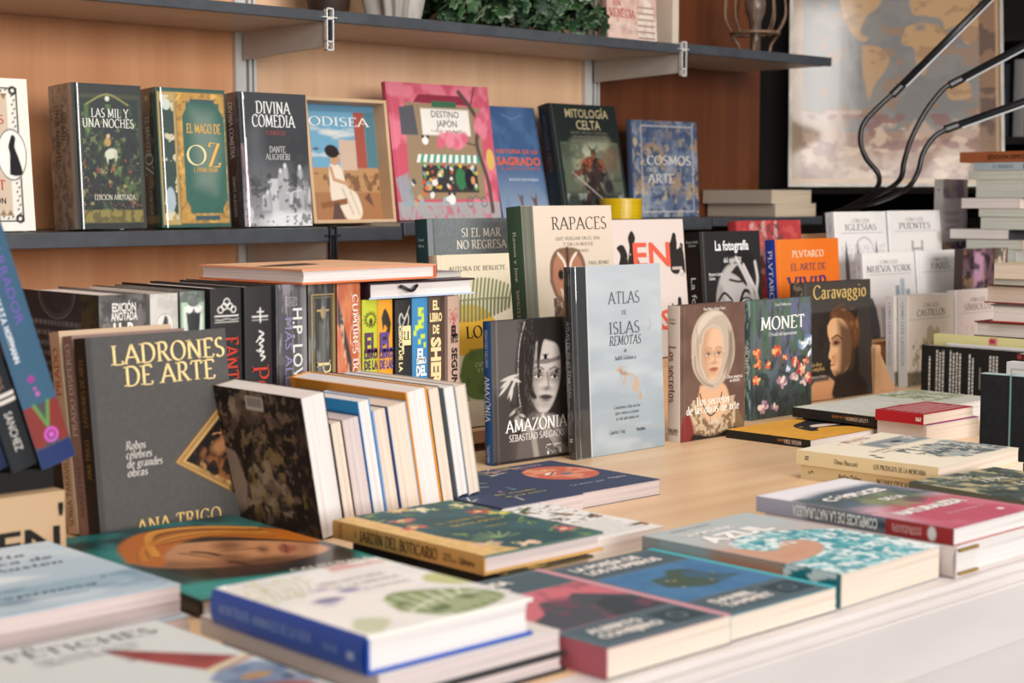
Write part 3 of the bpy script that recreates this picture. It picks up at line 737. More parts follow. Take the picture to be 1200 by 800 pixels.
put_text(mb, 'ODISEA', (w * .53, h * .80, -t + .0125), (1, 0, 0), (0, 1, 0), (0, 0, 1), .016, 'f2ede4', fit=w * .74, bold=.8)
mb.build('picture', GLOSS, root)
def a_jap(A):
    A.fill('c9586c'); A.nz(5, 'e07f90', .5, .6, .9, 3); A.r(0, 0, 1, .13, 'a9a4a4'); A.nz(16, 'c56a7c', .55, .62, .8, 5, 2, 1, (0, 0, 1, .1))
    A.p([(.16, .86), (.9, .84), (.86, .15), (.12, .15)], '9c8468'); A.p([(.1, .82), (.24, .84), (.26, .62), (.1, .62)], '5a5a60'); A.p([(.3, .92), (.72, .92), (.78, .85), (.24, .86)], '8d2f42'); A.r(.42, .83, .66, .875, '3d6b4f')
    A.r(.3, .62, .78, .82, 'efe9e0'); A.frame(.3, .62, .78, .82, .006, 'b9afa0')
    for k in range(10): A.p([(.24 + k * .06, .48), (.27 + k * .06, .48), (.25 + k * .062, .42), (.215 + k * .062, .42)], 'f0ece4'); A.p([(.27 + k * .06, .48), (.30 + k * .06, .48), (.287 + k * .062, .42), (.25 + k * .062, .42)], '4fa08c')
    A.r(.26, .2, .8, .4, '3c3a3a'); A.dots(60, ['d8b048', 'c8563c', '6f9a5c', 'e4ddd0', '7aa0a8'], .008, .02, (.26, .22, .8, .42), 4); A.e(.63, .3, .05, .08, '3b7a4e'); A.e(.72, .3, .05, .08, '20242c'); A.e(.75, .29, .02, .03, 'd8946a')
    A.dots(16, ['e9e4dc', '4a4a52', 'd8703c', 'c9a478', '8fb0b8'], .014, .032, (.06, .12, .5, .28), 8); A.e(.52, .15, .035, .04, 'f0ede8'); A.e(.5, .19, .012, .012, '1c1c1e'); A.e(.55, .19, .012, .012, '1c1c1e'); A.e(.32, .58, .03, .03, 'f0ede8'); A.e(.30, .61, .012, .012, '1c1c1e'); A.e(.35, .61, .012, .012, '1c1c1e')
    A.ring(.7, .13, .03, .035, .006, '3a5a6a'); A.ring(.84, .13, .03, .035, .006, '3a5a6a'); A.l([(.7, .13), (.76, .18), (.84, .13)], .006, '3a5a6a')
    A.l([(.92, .06), (.9, .3), (.83, .55), (.86, .72), (.8, .84), (.7, .95)], .035, '5c4a44', .01, 1, True); A.l([(.86, .72), (.97, .85)], .022, '5c4a44'); A.l([(.83, .55), (.6, .6)], .012, '5c4a44'); A.l([(.8, .84), (.86, .99)], .014, '5c4a44'); A.l([(.86, .62), (.99, .68)], .012, '5c4a44')
    A.dots(26, ['e58a9c', 'd9687f'], .025, .05, (.46, .55, .72, .62), 6, .9, .02); A.dots(12, ['e58a9c', 'cf5f76'], .03, .06, (.86, .6, 1, .85), 9, .7, .02); A.e(.95, .45, .04, .08, 'd8b460')
    A.p([(0, .3), (.12, .34), (.16, .1), (.05, .1)], '8da6ac', .02, .8)
book('pink picture book with shop front, striped awning and tree, beside the wooden picture box', (1.931, 2.36, .312, 0, .162), .258, .262, .012, a_jap, 'c24e62', mat=MATTE, group=GW, cell=.0015,
     ft=[('DESTINO', .54, .755, dict(size=.013, col='3a3634', font='sans', fit=.27)), ('JAPÓN', .545, .685, dict(size=.013, col='3a3634', font='sans', fit=.2)), ('UN VIAJE', .54, .645, dict(size=.005, col='7a746c', font='sans', fit=.3))])
def a_gra(A): A.gv('8fa0b4', '3f5d86', .0, .5); A.nz(6, '54749c', .5, .7, .6, 3); A.l([(.3, .93), (.5, .89), (.7, .93)], .008, '6f8db2', 0, 1, True); A.sp([(.42, .02), (.4, .15), (.36, .22), (.42, .19), (.47, .21), (.46, .1), (.5, .01)], '6a5a5c', .01); A.sp([(.66, .02), (.68, .12), (.62, .2), (.7, .17), (.76, .22), (.74, .1), (.78, .01)], '6a5048', .01)
book('slim blue paperback with orange lettering, half behind the pink picture book', (2.231, 2.40, .312, 0, .238), .136, .232, .014, a_gra, '38547c', hard=False, mat=MATTE, group=GW, cell=.0016,
     ft=[('HISTORIA DE LO', .5, .575, dict(size=.009, col='d8683f', font='sans', fit=.85, bold=.02)), ('SAGRADO', .5, .47, dict(size=.017, col='e0653a', font='sans', fit=.9, bold=.04)), ('EL ARTE Y LOS MITOS', .52, .425, dict(size=.006, col='c86a50', font='sans', fit=.8)), ('EDICIONES', .55, .33, dict(size=.005, col='d8dde2', font='sans', fit=.6))])
def a_mit(A):
    A.fill('1c2422'); A.r(.1, .07, .96, .66, '58604f'); A.p([(.3, .64), (.8, .66), (.75, .3), (.3, .35)], 'a4a88e', .16); A.r(.1, .07, .96, .2, '343c36', .06); A.nz(12, '8f9688', .5, .62, .8, 5, 1, 1, (.1, .07, .96, .2))
    A.nz(7, '3c4438', .5, .64, .7, 21, box=(.1, .3, .96, .66))
    A.sp([(.40, .44), (.46, .52), (.56, .53), (.68, .50), (.73, .42), (.68, .33), (.62, .30), (.64, .2), (.7, .09), (.62, .09), (.55, .2), (.5, .19), (.42, .08), (.34, .09), (.40, .2), (.44, .31)], '3a2c2a', .012)
    A.sp([(.4, .45), (.34, .42), (.27, .40), (.23, .36), (.27, .34), (.36, .37), (.43, .38)], '6a4236', .01); A.e(.45, .47, .075, .05, '8f4f34', 25, .02); A.e(.66, .46, .06, .05, '7f4a34', -20, .02); A.nz(18, '241c1c', .52, .6, .8, 22, box=(.3, .08, .75, .52)); A.nz(22, '8a6a54', .62, .68, .7, 23, box=(.3, .2, .75, .52))
    A.e(.57, .56, .034, .042, '4a3830', 0, .008); A.p([(.53, .585), (.49, .64), (.55, .60)], '2a2222'); A.p([(.60, .585), (.65, .64), (.59, .60)], '2a2222'); A.e(.56, .535, .025, .03, '7a4a34', 0, .008)
    A.l([(.22, .39), (.66, .13)], .010, 'b0aca2'); A.l([(.2, .33), (.27, .41)], .012, '5a4a38'); A.e(.74, .26, .065, .085, '2c2a2c', 10, .006); A.ring(.74, .26, .055, .07, .008, '5a544c'); A.e(.82, .52, .1, .12, '7f5f48', 0, .12, .5)
book('dark green-black hardcover with a horned warrior, beside the yellow tape roll', (2.361, 2.36, .312, 0, .2), .20, .236, .03, a_mit, '15191a', mat=GLOSS, group=GW, cell=.0016,
     ft=[('MITOLOGÍA', .55, .88, dict(size=.0185, col='b8ab84', font='sans', fit=.64, bold=.012)), ('CELTA', .55, .775, dict(size=.0195, col='b8ab84', font='sans', fit=.36, bold=.012)), ('DIOSES, HÉROES Y LEYENDAS', .55, .735, dict(size=.005, col='7d7a68', font='sans', fit=.55)), ('DE LOS PUEBLOS CELTAS', .55, .70, dict(size=.005, col='7d7a68', font='sans', fit=.5))],
     st=[('MITOLOGÍA CELTA', .5, .9, dict(size=.010, col='5a564a', font='sans', align='l', fit=.5))])
def a_cos(A): A.fill('56657e'); A.nz(5, '8c93a0', .45, .65, .9, 4); A.nz(7, '9c7f5c', .55, .68, .8, 9); A.nz(14, '3a4a68', .55, .66, .9, 12); A.nz(20, 'b8a47c', .66, .72, .8, 15); A.e(.45, .9, .35, .16, '3a4a6a', -15, .06, .5); A.frame(.13, .05, .93, .95, .012, 'b9b6b2')
book('blue-grey book with marbled picture and white frame line, right of the yellow tape', (2.619, 2.40, .312, 0, .053), .215, .211, .016, a_cos, '4a5a78', mat=MATTE, group=GW, cell=.0018,
     ft=[('EL', .22, .66, dict(size=.010, col='c9c6c0', align='l')), ('COSMOS', .21, .545, dict(size=.019, col='cfccc6', align='l', fit=.68, bold=1.1)), ('EN EL', .22, .47, dict(size=.009, col='c9c6c0', align='l')), ('ARTE', .21, .355, dict(size=.019, col='cfccc6', align='l', fit=.42, bold=1.1)), ('HISTORIAS DEL CIELO', .22, .3, dict(size=.005, col='a8a8a8', align='l', font='sans', fit=.45))])
# tape roll and two stacked books further right
root = empty('tape_roll', 'glossy yellow roll of tape lying on the lower wall shelf', 'tape', (2.475, 2.307, .312))
def lathe(mb, prof, seg=40):
    V, F = [], []
    for k in range(seg):
        a = 2 * PI * k / seg
        V += [(r * math.cos(a), r * math.sin(a), z) for r, z in prof]
    n = len(prof)
    for k in range(seg):
        k2 = (k + 1) % seg
        F += [(k * n + j, k2 * n + j, k2 * n + (j + 1) % n, k * n + (j + 1) % n) for j in range(n)]
    mb.add(V, F)
mb = MB(); lathe(mb, [(.030, .0), (.044, 0), (.0445, .001), (.0445, .041), (.044, .042), (.030, .042)])
mb.build('tape', mottled('yellow_tape', 'c9a400', 'd8b40c', (6, 6, 200), .25, 2, 0, 0, .5), root, smooth=False)
mb = MB(); lathe(mb, [(.027, .0), (.0298, 0), (.0298, .042), (.027, .042)])
mb.build('cardboard_core', PAGES['tan'], root)
GC = 'two cream books stacked on the right of the lower wall shelf'
book('cream book, lower of two lying on the right of the lower wall shelf', (2.995, 2.31, .3115, 0), .155, .20, .030, 'c9bcaa', 'b4a593', pages='tan', hard=False, flat=True, mat=MATTE, group=GC, cell=.02)
book('cream book, upper of two lying on the right of the lower wall shelf', (2.985, 2.313, .3417, .02), .155, .20, .031, 'cfc3b2', 'b8aa98', pages='tan', hard=False, flat=True, mat=MATTE, group=GC, cell=.02)

# ------------------------------------------------------------------ on the upper wall shelf
root = empty('draped_bust', 'pale grey stone ornament with carved vertical folds beside the ivy', 'ornament', (1.893, 2.33, .673))
mb = MB(); n, m_ = 96, 14; P = np.zeros((m_, n + 1, 3))
for j in range(m_):
    z = j / (m_ - 1)
    r0 = .044 + .016 * math.sin(PI * min(1, z * 1.15) * .62)
    for k in range(n + 1):
        a = 2 * PI * k / n
        r = r0 * (1 + .10 * math.sin(11 * a + 2.2 * math.sin(3 * a) + 1.5 * z) + .05 * math.sin(5 * a - 2 * z))
        P[j, k] = (r * math.cos(a), r * math.sin(a), z * .16)
mb.grid(P, np.ones((m_, n + 1, 3)))
mb.add(np.concatenate([P[-1, :-1], [[0, 0, .17]]]), [(k, (k + 1) % n, n) for k in range(n)])
mb.build('draped_folds', mottled('weathered_stone', '8d8780', 'b5b0a8', (30, 30, 12), .7, 5, .2), root, smooth=True)
root = empty('clay_vase', 'dark brown clay vase partly hidden left of the pale stone ornament', 'vase', (1.80, 2.40, .673))
mb = MB(); lathe(mb, [(.0, 0), (.03, 0), (.034, .004), (.043, .06), (.045, .10), (.036, .15), (.026, .18), (.030, .19), (.024, .19), (.02, .17), (.0, .16)])
mb.build('vase_body', mottled('brown_clay', '2c1d15', '3c2a1e', (20, 20, 20), .6, 3), root, smooth=True)
random.seed(11)
root = empty('ivy_garland', 'trailing artificial ivy with pale-edged leaves on the upper shelf', 'plant', (2.19, 2.36, .673))
mb = MB()
LEAF = [(0, 0), (.25, -.1), (.42, .05), (.38, .3), (.62, .38), (.52, .6), (.3, .62), (.2, .8), (0, 1.05), (-.2, .8), (-.3, .62), (-.52, .6), (-.62, .38), (-.38, .3), (-.42, .05), (-.25, -.1)]
def leaf(c, s, az, el, tw, c0, c1):
    R = Matrix.Rotation(az, 3, 'Z') @ Matrix.Rotation(el, 3, 'X') @ Matrix.Rotation(tw, 3, 'Y')
    pts = [(0, .42, .04)] + [(x * .62, y * .62 + .16, .025 - .03 * abs(x)) for x, y in LEAF] + [(x, y, -.14 * abs(x) - .08 * y) for x, y in LEAF]
    V = [list(Vector(c) + R @ (Vector(p) * s)) for p in pts]
    k = len(LEAF)
    C = np.array([lin(c0)] * (k + 1) + [lin(c1)] * k)
    F = [(0, 1 + i, 1 + (i + 1) % k) for i in range(k)] + [(1 + i, k + 1 + i, k + 1 + (i + 1) % k, 1 + (i + 1) % k) for i in range(k)]
    mb.add(V, F, C)
for i in range(720):
    x = random.uniform(-.205, .225)
    back = random.random()
    y = -.075 + .17 * back + random.uniform(-.01, .01)
    z = -.002 + random.random() ** .9 * .17 + .02 * back
    g = random.choice(['2c4a2a', '35562f', '24402a', '3e5c38', '1d3322'])
    e2 = random.choice(['5f7a58', '8fa088', '3f5c38', '2c4a2a', '6d8560'])
    leaf((x, y, z), random.uniform(.026, .042), random.uniform(-1.0, 1.0) + PI, random.uniform(.5, 1.7), random.uniform(-.5, .5), g, e2)
mb.build('foliage', printed('ivy_leaf', .5), root)
mb = MB()
for k in range(6):
    pts = spline([(random.uniform(-.02, .02) - .17 + .055 * k + q * .04, random.uniform(-.03, .06), .005 + .03 * (q % 2)) for q in range(4)], 5)
    mb.tube(pts, .0022, 6)
mb.build('vine_stem', mottled('ivy_stem', '3a2c1c', '4a3a26', (40, 40, 40), .7, 2), root)
def a_ven(A): A.fill('c9a79a'); A.nz(6, 'd8bcae', .45, .65, .8, 4); A.sp([(.6, .0), (.62, .3), (.7, .42), (.86, .42), (.94, .3), (.96, 0)], 'd8cabc', .02); [A.l([(.62, .05 + k * .06), (.95, .05 + k * .06)], .014, '8a5f56') for k in range(6)]; A.e(.78, .58, .075, .10, 'c98f78', 0, .02); A.e(.77, .68, .09, .06, '6a3f30', 0, .02); A.nz(20, 'b08a7c', .55, .62, .5, 9)
book('pinkish book with a boy in a striped shirt, beside the ivy on the upper shelf', (2.438, 2.31, .6735, 0, .06), .15, .21, .018, a_ven, 'a8857a', mat=MATTE, cell=.0016, group='things on the upper wall shelf',
     ft=[('MUERTE', .3, .42, dict(size=.017, col='b04a42', fit=.5, bold=1.1)), ('EN', .2, .345, dict(size=.012, col='b04a42', fit=.15)), ('VENECIA', .3, .235, dict(size=.017, col='b04a42', fit=.52, bold=1.1)), ('NOVELA', .3, .15, dict(size=.008, col='e8dcd0', fit=.3))])
root = empty('wire_ornament', 'brown wire cage ornament shaped like a light bulb on legs, on the right upper shelf', 'ornament', (2.976, 2.36, .675))
WIRE = mottled('rusty_wire', '6b5240', '8a6e58', (60, 60, 60), .5, 2, 0, .3)
mb = MB()
for k in range(10):
    a = PI * 2 * k / 10
    pr = [(.052, .052), (.068, .08), (.072, .105), (.066, .14), (.045, .17), (.012, .185)]
    mb.tube([(r * math.cos(a), r * math.sin(a), z) for r, z in spline(pr, 4)], .0024, 6)
mb.build('cage', WIRE, root, smooth=True)
mb = MB(); mb.tube([(.054 * math.cos(2 * PI * k / 28), .054 * math.sin(2 * PI * k / 28), .052) for k in range(29)], .004, 6); mb.build('ring', WIRE, root, smooth=True)
for k in range(4):
    a = PI / 2 * k + .6
    mb = MB(); mb.tube([(.054 * math.cos(a), .054 * math.sin(a), .052), (.036 * math.cos(a), .036 * math.sin(a), .026), (.032 * math.cos(a), .032 * math.sin(a), .0)], .0036, 6); mb.build('leg', WIRE, root, smooth=True)
mb = MB(); lathe(mb, [(0, 0), (.012, 0), (.011, .04), (.014, .08), (.022, .1), (.024, .12), (.014, .15), (0, .155)], 20); mb.build('stem', mottled('dull_glass_stem', '57463a', '77665a', (40, 40, 40), .3, 2), root, smooth=True)

# ------------------------------------------------------------------ framed map and dark furniture on the right
root = empty('dark_cabinet', 'low black cabinet that carries the framed map', 'cabinet', (3.6, 2.4, -.9))
Mi = Matrix.Translation((-3.6, -2.4, .9))
mb = MB(); mb.box((3.27, 1.62, -.9), (4.05, 3.0, .31), M=Mi); mb.build('body', DARK, root)
mb = MB(); mb.box((3.27, 1.62, .364), (4.05, 3.0, .374), M=Mi); mb.build('top_board', DARK, root)
mb = MB(); mb.box((3.9, 1.62, .31), (4.05, 3.0, .364), M=Mi); mb.build('back_panel', DARK, root)
M = pose(3.24, 2.46, .376, -.9, .25, t=.022)
root = empty('framed_map', 'large framed antique world map behind glass, leaning on the dark cabinet', 'map', M=M)
w, h, t = .515, .72, .022
mb = MB(); d = .008
mb.box((0, 0, -t), (d, h, 0)); mb.box((w - d, 0, -t), (w, h, 0)); mb.box((d, 0, -t), (w - d, d, 0)); mb.box((d, h - d, -t), (w - d, h, 0)); mb.box((d, d, -t), (w - d, h - d, -t + .003))
mb.build('metal_frame', mottled('thin_alu_frame', '9a958e', 'b3aea8', (20, 20, 20), .4, 2, 0, .6), root)
A = Art(w - 2 * d, h - 2 * d, .0025)
A.V = A.V / .66; A.Y = A.Y / .66
A.fill('9c8468'); A.nz(7, '8a705a', .45, .65, .8, 3); A.r(.05, .28, .9, 2, '6f6d6c', .01); A.nz(10, '7d7a76', .45, .6, .7, 4, box=(.06, .28, .9, 1))
LC = 'ae8a5e'
A.sp([(.22, 1.1), (.44, 1.1), (.42, .98), (.36, .92), (.33, .83), (.37, .80), (.34, .78), (.28, .84), (.24, .95)], LC, .008); A.sp([(.34, .76), (.42, .75), (.47, .69), (.45, .62), (.40, .54), (.37, .46), (.355, .54), (.34, .64)], LC, .008)
A.sp([(.56, 1.1), (.9, 1.2), (.9, .84), (.84, .76), (.8, .86), (.74, .84), (.72, .9), (.64, .92), (.58, .94)], LC, .008); A.sp([(.55, .86), (.62, .88), (.71, .86), (.75, .79), (.70, .74), (.66, .64), (.63, .59), (.60, .66), (.59, .74), (.53, .77)], LC, .008); A.sp([(.74, .55), (.84, .56), (.86, .47), (.76, .46)], LC, .008)
A.nz(18, '8d6a4c', .6, .66, .7, 8, box=(.06, .3, .9, 1)); A.r(.60, .84, .64, .87, '6f6d6c', .02)
A.r(.05, .03, .9, .28, '8c6a56', .03); A.nz(9, 'b49a86', .5, .6, .8, 11, 1.5, .8, (.05, .03, .9, .4)); A.nz(14, '7a4a42', .56, .62, .8, 12, 1, 1, (.05, .03, .9, .38)); A.nz(16, 'c9ae94', .62, .68, .8, 13, box=(.03, .03, .97, .33)); A.r(.9, .03, .98, 1, '7c5c40'); A.nz(12, '4a3226', .55, .62, .9, 5, box=(.9, .03, .98, 1)); A.r(0, 0, 1, .03, 'b08c64'); A.r(.98, 0, 1, 1, 'b08c64')
mb = MB(); mb.grid(np.stack([d + A.U * (w - 2 * d), d + A.V0 * (h - 2 * d), np.full(A.U.shape, -.006)], -1), A.C); mb.build('map_print', printed('map_under_glass', .55, 1.0, .11, .05), root)
GP = 'books lying under the framed map'
book('mauve paperback lying at the bottom of the pile under the framed map', (3.30, 1.72, .3105, .1), .15, .22, .014, '6a5668', '5a485a', pages='tan', hard=False, flat=True, cell=.02, group=GP)
book('dull violet paperback lying in the middle of the pile under the framed map', (3.302, 1.72, .3247, .06), .15, .22, .012, '75627a', '665068', pages='tan', hard=False, flat=True, cell=.02, group=GP)
book('slate blue paperback lying on top of the pile under the framed map', (3.304, 1.722, .3369, .12), .15, .22, .012, '3f5a66', '35505c', pages='tan', hard=False, flat=True, cell=.02, group=GP)
root = empty('dark_bookcase', 'dark brown bookcase at the far right edge behind the framed map', 'bookcase', (4.2, 2.2, -.9))
Mi = Matrix.Translation((-4.2, -2.2, .9))
mb = MB(); mb.box((4.34, 1.7, -.9), (4.36, 2.9, 1.7), M=Mi); mb.build('back_panel', DARK, root)
for z in (.50, .78):
    mb = MB(); mb.box((4.08, 1.7, z), (4.34, 2.9, z + .02), M=Mi); mb.build('shelf', DARK, root)
for y in (1.68, 2.9):
    mb = MB(); mb.box((4.08, y, -.9), (4.36, y + .02, 1.7), M=Mi); mb.build('side_panel', DARK, root)
for k, (c, th, h_, lab) in enumerate([('c9c4bc', .03, .2, 'white'), ('3f5a78', .035, .19, 'blue'), ('8d8a86', .03, .21, 'grey'), ('2c3038', .04, .2, 'black'), ('5a1f1c', .035, .19, 'dark red')]):
    book(f'small {lab} book standing in the dark bookcase at the far right', (4.10, 2.22 + k * .05, .521, 0), .16, h_, th, c, c, cell=.02, group='books in the far right bookcase')

# ------------------------------------------------------------------ clip lamp with three bendy arms
root = empty('clip_lamp', 'black clip lamp with three gooseneck arms and slim light bars', 'lamp', (2.875, 2.058, .28))
o = Vector((2.875, 2.058, .28))
mb = MB(); mb.box((-.02, -.016, .004), (.02, .02, .045)); mb.box((-.014, .0075, -.04), (.014, .02, .004)); mb.build('clip', BLACK, root, bevel=.002)
necks = [([(2.871, 2.05, .325), (2.866, 2.0, .345), (2.863, 1.95, .372), (2.855, 1.938, .402), (2.838, 1.958, .437), (2.832, 1.968, .472), (2.839, 1.966, .507), (2.864, 1.947, .542), (2.893, 1.925, .574)], (3.10, 1.765, .832)),
         ([(2.882, 2.05, .325), (2.862, 1.97, .35), (2.851, 1.888, .388), (2.853, 1.876, .43), (2.865, 1.868, .475), (2.89, 1.852, .53), (2.918, 1.831, .574), (2.937, 1.816, .588)], (3.30, 1.52, .835)),
         ([(2.878, 2.06, .325), (2.845, 1.94, .345), (2.82, 1.85, .372), (2.828, 1.828, .405), (2.836, 1.822, .443), (2.856, 1.809, .477), (2.881, 1.788, .495)], (3.20, 1.512, .642))]
GLOW = bsdf('light_bar_diffuser', 'cfd2d4', .35)[0]
for pts, end in necks:
    mb = MB(); mb.tube([Vector(p) - o for p in spline(pts, 6)], .0054, 8); mb.build('gooseneck', BLACK, root, smooth=True)
    a, b = Vector(pts[-1]) - o, Vector(end) - o
    dr = (b - a).normalized()
    mb = MB(); mb.tube([a - dr * .012, a + dr * .014], .0085, 10); mb.build('joint', BLACK, root)
    mb = MB(); mb.tube([a + dr * .010, b], .0078, 10); bar = mb.build('light_bar', BLACK, root, smooth=True)
    side = Vector((.35, -.45, -.82)); side = (side - dr * side.dot(dr)).normalized()
    mb = MB(); mb.tube([a + dr * .02 + side * .0055, b + side * .0055], .0045, 8); mb.build('diffuser', GLOW, bar, smooth=True)
# ------------------------------------------------------------------ row of standing books seen by their spines
GS = 'row of books standing spine out on the counter'
Y9 = PI / 2
def spine_book(label, X, t, h, w, front, spine, st, mat=MATTE, ft=(), pages='white', cell=.02, lean=0., Y=1.62, z=0., group=GS, scell=.0012, hard=True, bulge=.0025):
    return book(label, (X, Y, z, Y9, lean), w, h, t, front, spine, 'front' and None, pages, mat, hard, ft, st, group, cell, bulge=bulge, scell=scell)
# the first of the row also shows its wide dark back cover to the left, built as the front face of a book turned about
def s_hp(A): A.fill('4a4646'); A.nz(10, '777271', .5, .62, .8, 3, 2, 1); A.r(.72, .0, .95, 1, '8c8683', .08, .6); A.nz(26, '2c2929', .55, .6, .7, 6)
b = spine_book('shrink-wrapped thick grey annotated edition, its dark cover facing left, first in the spine row', .955, .059, .250, .2, '2a2d38', s_hp,
     [('EDICIÓN', .5, .945, dict(size=.0095, col='efece6', font='sans', dir='across', bold=.03, fit=.5)), ('ANOTADA', .5, .905, dict(size=.0095, col='efece6', font='sans', dir='across', bold=.03, fit=.56)), ('H. P.', .5, .845, dict(size=.015, col='f4f1ea', font='sans', dir='across', bold=.05, fit=.46))], WRAP)
A = Art(.2, .250, .0016)
A.fill('1f222c'); A.nz(6, '2c3346', .45, .7, .8, 4); A.p([(.72, 0), (.86, 1), (1, 1), (1, 0)], '2c3224', .05); A.nz(9, '4a4a34', .55, .65, .7, 8, box=(.78, 0, 1, 1)); A.ring(.52, 1.0, .17, .12, .006, '6f6c78'); A.ring(.52, 1.0, .15, .105, .003, '5a5866'); A.rows((.08, .5, .8, .88), 8, '7f8492', 4, .95, .6)
mb = MB(); mb.grid(np.stack([.2 - A.U * .2, A.V * .250, np.full(A.U.shape, -.059 - .0006)], -1), A.C); mb.build('back_cover_print', MATTE, b)
def s_ov(A): A.fill('cdc9c0'); A.e(.5, .86, .05, .055, 'e4e1d8'); A.ring(.5, .86, .045, .05, .003, '6d6a66'); A.sp([(.38, .83), (.42, .87), (.5, .9), (.6, .88), (.58, .83), (.5, .815)], '3b3c40'); A.nz(20, 'b0aca4', .55, .65, .5, 3)
spine_book('shrink-wrapped white spine with a small oval portrait, second in the spine row', .996, .036, .249, .2, 'cdc9c0', s_ov, [('AUSTEN', .5, .6, dict(size=.012, col='6a6660'))], WRAP)
def s_gr(A): A.fill('56605a'); A.r(.04, .70, .96, .95, 'a9c9a8'); A.r(.12, .72, .88, .93, 'd6e0d2'); A.p([(.2, .92), (.8, .92), (.66, .72), (.56, .8), (.44, .8), (.34, .72)], '26282a'); A.e(.33, .92, .02, .02, 'e6e6e0'); A.e(.68, .92, .02, .02, 'e6e6e0'); A.e(.5, .95, .03, .02, '26282a'); A.nz(20, '8a938c', .58, .66, .5, 3)
spine_book('shrink-wrapped spine with black figure in pale green box, third in the spine row', 1.032, .033, .250, .2, '4a544e', s_gr, [('KAFKA', .5, .5, dict(size=.012, col='c9d2c8'))], WRAP)
def s_fant(A):
    A.fill('2f2d2e'); A.r(.12, .868, .9, .874, 'e6e2dc'); A.r(.12, .84, .9, .845, 'b8b4ae')
    for u, v, r in ((.3, .9, .014), (.42, .915, .014), (.5, .935, .016), (.6, .915, .014), (.72, .9, .014)): A.ring(u, v, r, r, .005, 'ece8e2')
    A.l([(.14, .855), (.3, .852), (.5, .857), (.7, .852), (.9, .856)], .004, 'c8c4be', 0, 1, True)
spine_book('black spine with red lettering and a white scroll ornament, fourth in the spine row', 1.082, .0425, .252, .2, '2b292a', s_fant, [('FANTASMAS', .62, .775, dict(size=.0185, col='c8402f', align='l', fit=.46, bold=1.0)), ('RELATOS VICTORIANOS', .27, .73, dict(size=.0065, col='a83a2c', align='l', fit=.5))])
def s_poe(A): A.fill('2f2d2e'); A.r(.25, .855, .85, .862, 'dedad4'); A.r(.25, .84, .85, .844, 'b8b4ae'); A.r(.52, .83, .57, .9, 'dedad4'); A.r(.42, .878, .68, .884, 'dedad4'); A.l([(.5, .79), (.66, .775), (.5, .76), (.66, .745), (.5, .73), (.62, .715), (.5, .70), (.66, .69), (.54, .675), (.7, .665), (.58, .65)], .007, 'ece8e2', 0, 1, True); A.l([(.4, .74), (.52, .76)], .006, 'ece8e2'); A.l([(.4, .70), (.52, .69)], .005, 'ece8e2')
spine_book('black spine with white handwriting and big red capitals, fifth in the spine row', 1.125, .0385, .252, .2, '2b292a', s_poe, [('POE', .52, .63, dict(size=.023, col='c8402f', align='l', fit=.24, bold=.8))])
def s_love(A): A.fill('48454a'); A.nz(9, '6d6a70', .5, .65, .8, 4, 3, .5); A.r(.86, 0, .99, 1, 'b5b0b0', .06, .8); A.nz(14, '8f8b90', .62, .68, .8, 8, 4, .5); A.r(.0, 0, .08, 1, '2a282c')
spine_book('shrink-wrapped grey spine with tall white and violet lettering, sixth in the spine row', 1.177, .045, .253, .2, '4a474c', s_love, [('H.P. LOVECRAFT', .66, .885, dict(size=.014, col='e6e3de', align='l', fit=.66, font='sans', bold=.02)), ('MÁS ALLÁ DE', .36, .84, dict(size=.011, col='8f86b0', align='l', fit=.5, font='sans')), ('EDICIÓN', .45, .93, dict(size=.006, col='bdb8b8', dir='across', font='sans', fit=.4)), ('ANOTADA', .45, .905, dict(size=.006, col='bdb8b8', dir='across', font='sans', fit=.4))], WRAP)
def s_pet(A): A.fill('2e2f2c'); A.frame(.1, .02, .92, .95, .005, 'c8a864'); A.frame(.17, .035, .85, .935, .004, '8d7a4a'); A.e(.5, .86, .014, .03, 'cfae68'); A.l([(.3, .87), (.7, .87)], .008, 'cfae68'); A.nz(12, '7c7c78', .58, .7, .7, 3, 3, .4); A.r(.44, .3, .56, .8, '9a9a94', .05, .6); A.r(.93, 0, 1, 1, '7a6a3c')
spine_book('shrink-wrapped black spine with a gold frame and small star, seventh in the spine row', 1.221, .0415, .252, .2, '2a2b28', s_pet, [('Peter', .5, .625, dict(size=.02, col='e2cf9a', align='l', fit=.26))], WRAP)
def s_cum(A): A.fill('c4623a'); A.nz(9, 'd88a5c', .5, .68, .8, 5, 2, .6); A.p([(.0, .95), (.25, .8), (.55, .62), (.6, .5), (.4, .6), (.1, .78), (0, .8)], '2c3038', .01); A.p([(.02, .55), (.35, .35), (.3, .1), (0, .2)], 'dcb08c', .05, .7); A.nz(22, 'e8b48e', .62, .68, .8, 9, 3, .5)
spine_book('shrink-wrapped orange spine with a dark bird wing, eighth in the spine row', 1.260, .0365, .251, .2, 'b8583a', s_cum, [('CUMBRES BORRASCOSAS', .72, .945, dict(size=.0085, col='f4e6da', align='l', fit=.78, bold=1.1)), ('EMILY BRONTË', .32, .55, dict(size=.006, col='f0d8c6', align='l', fit=.4))], WRAP)
def s_yg(A):
    A.fill('bcc23a'); A.sh(0, .03); A.e(.5, .86, .036, .036, '3a3c22'); A.e(.5, .86, .028, .028, 'bcc23a'); A.e(.5, .85, .012, .018, '3a3c22')
    for k in range(14): a = PI * 2 * k / 14; A.e(.5 + .39 * math.cos(a), .86 + .042 * math.sin(a), .005, .005, '3a3c22')
BIG = lambda c, s=.019, **k: dict(size=s, col=c, font='sans', dir='across', bold=.06, **k)
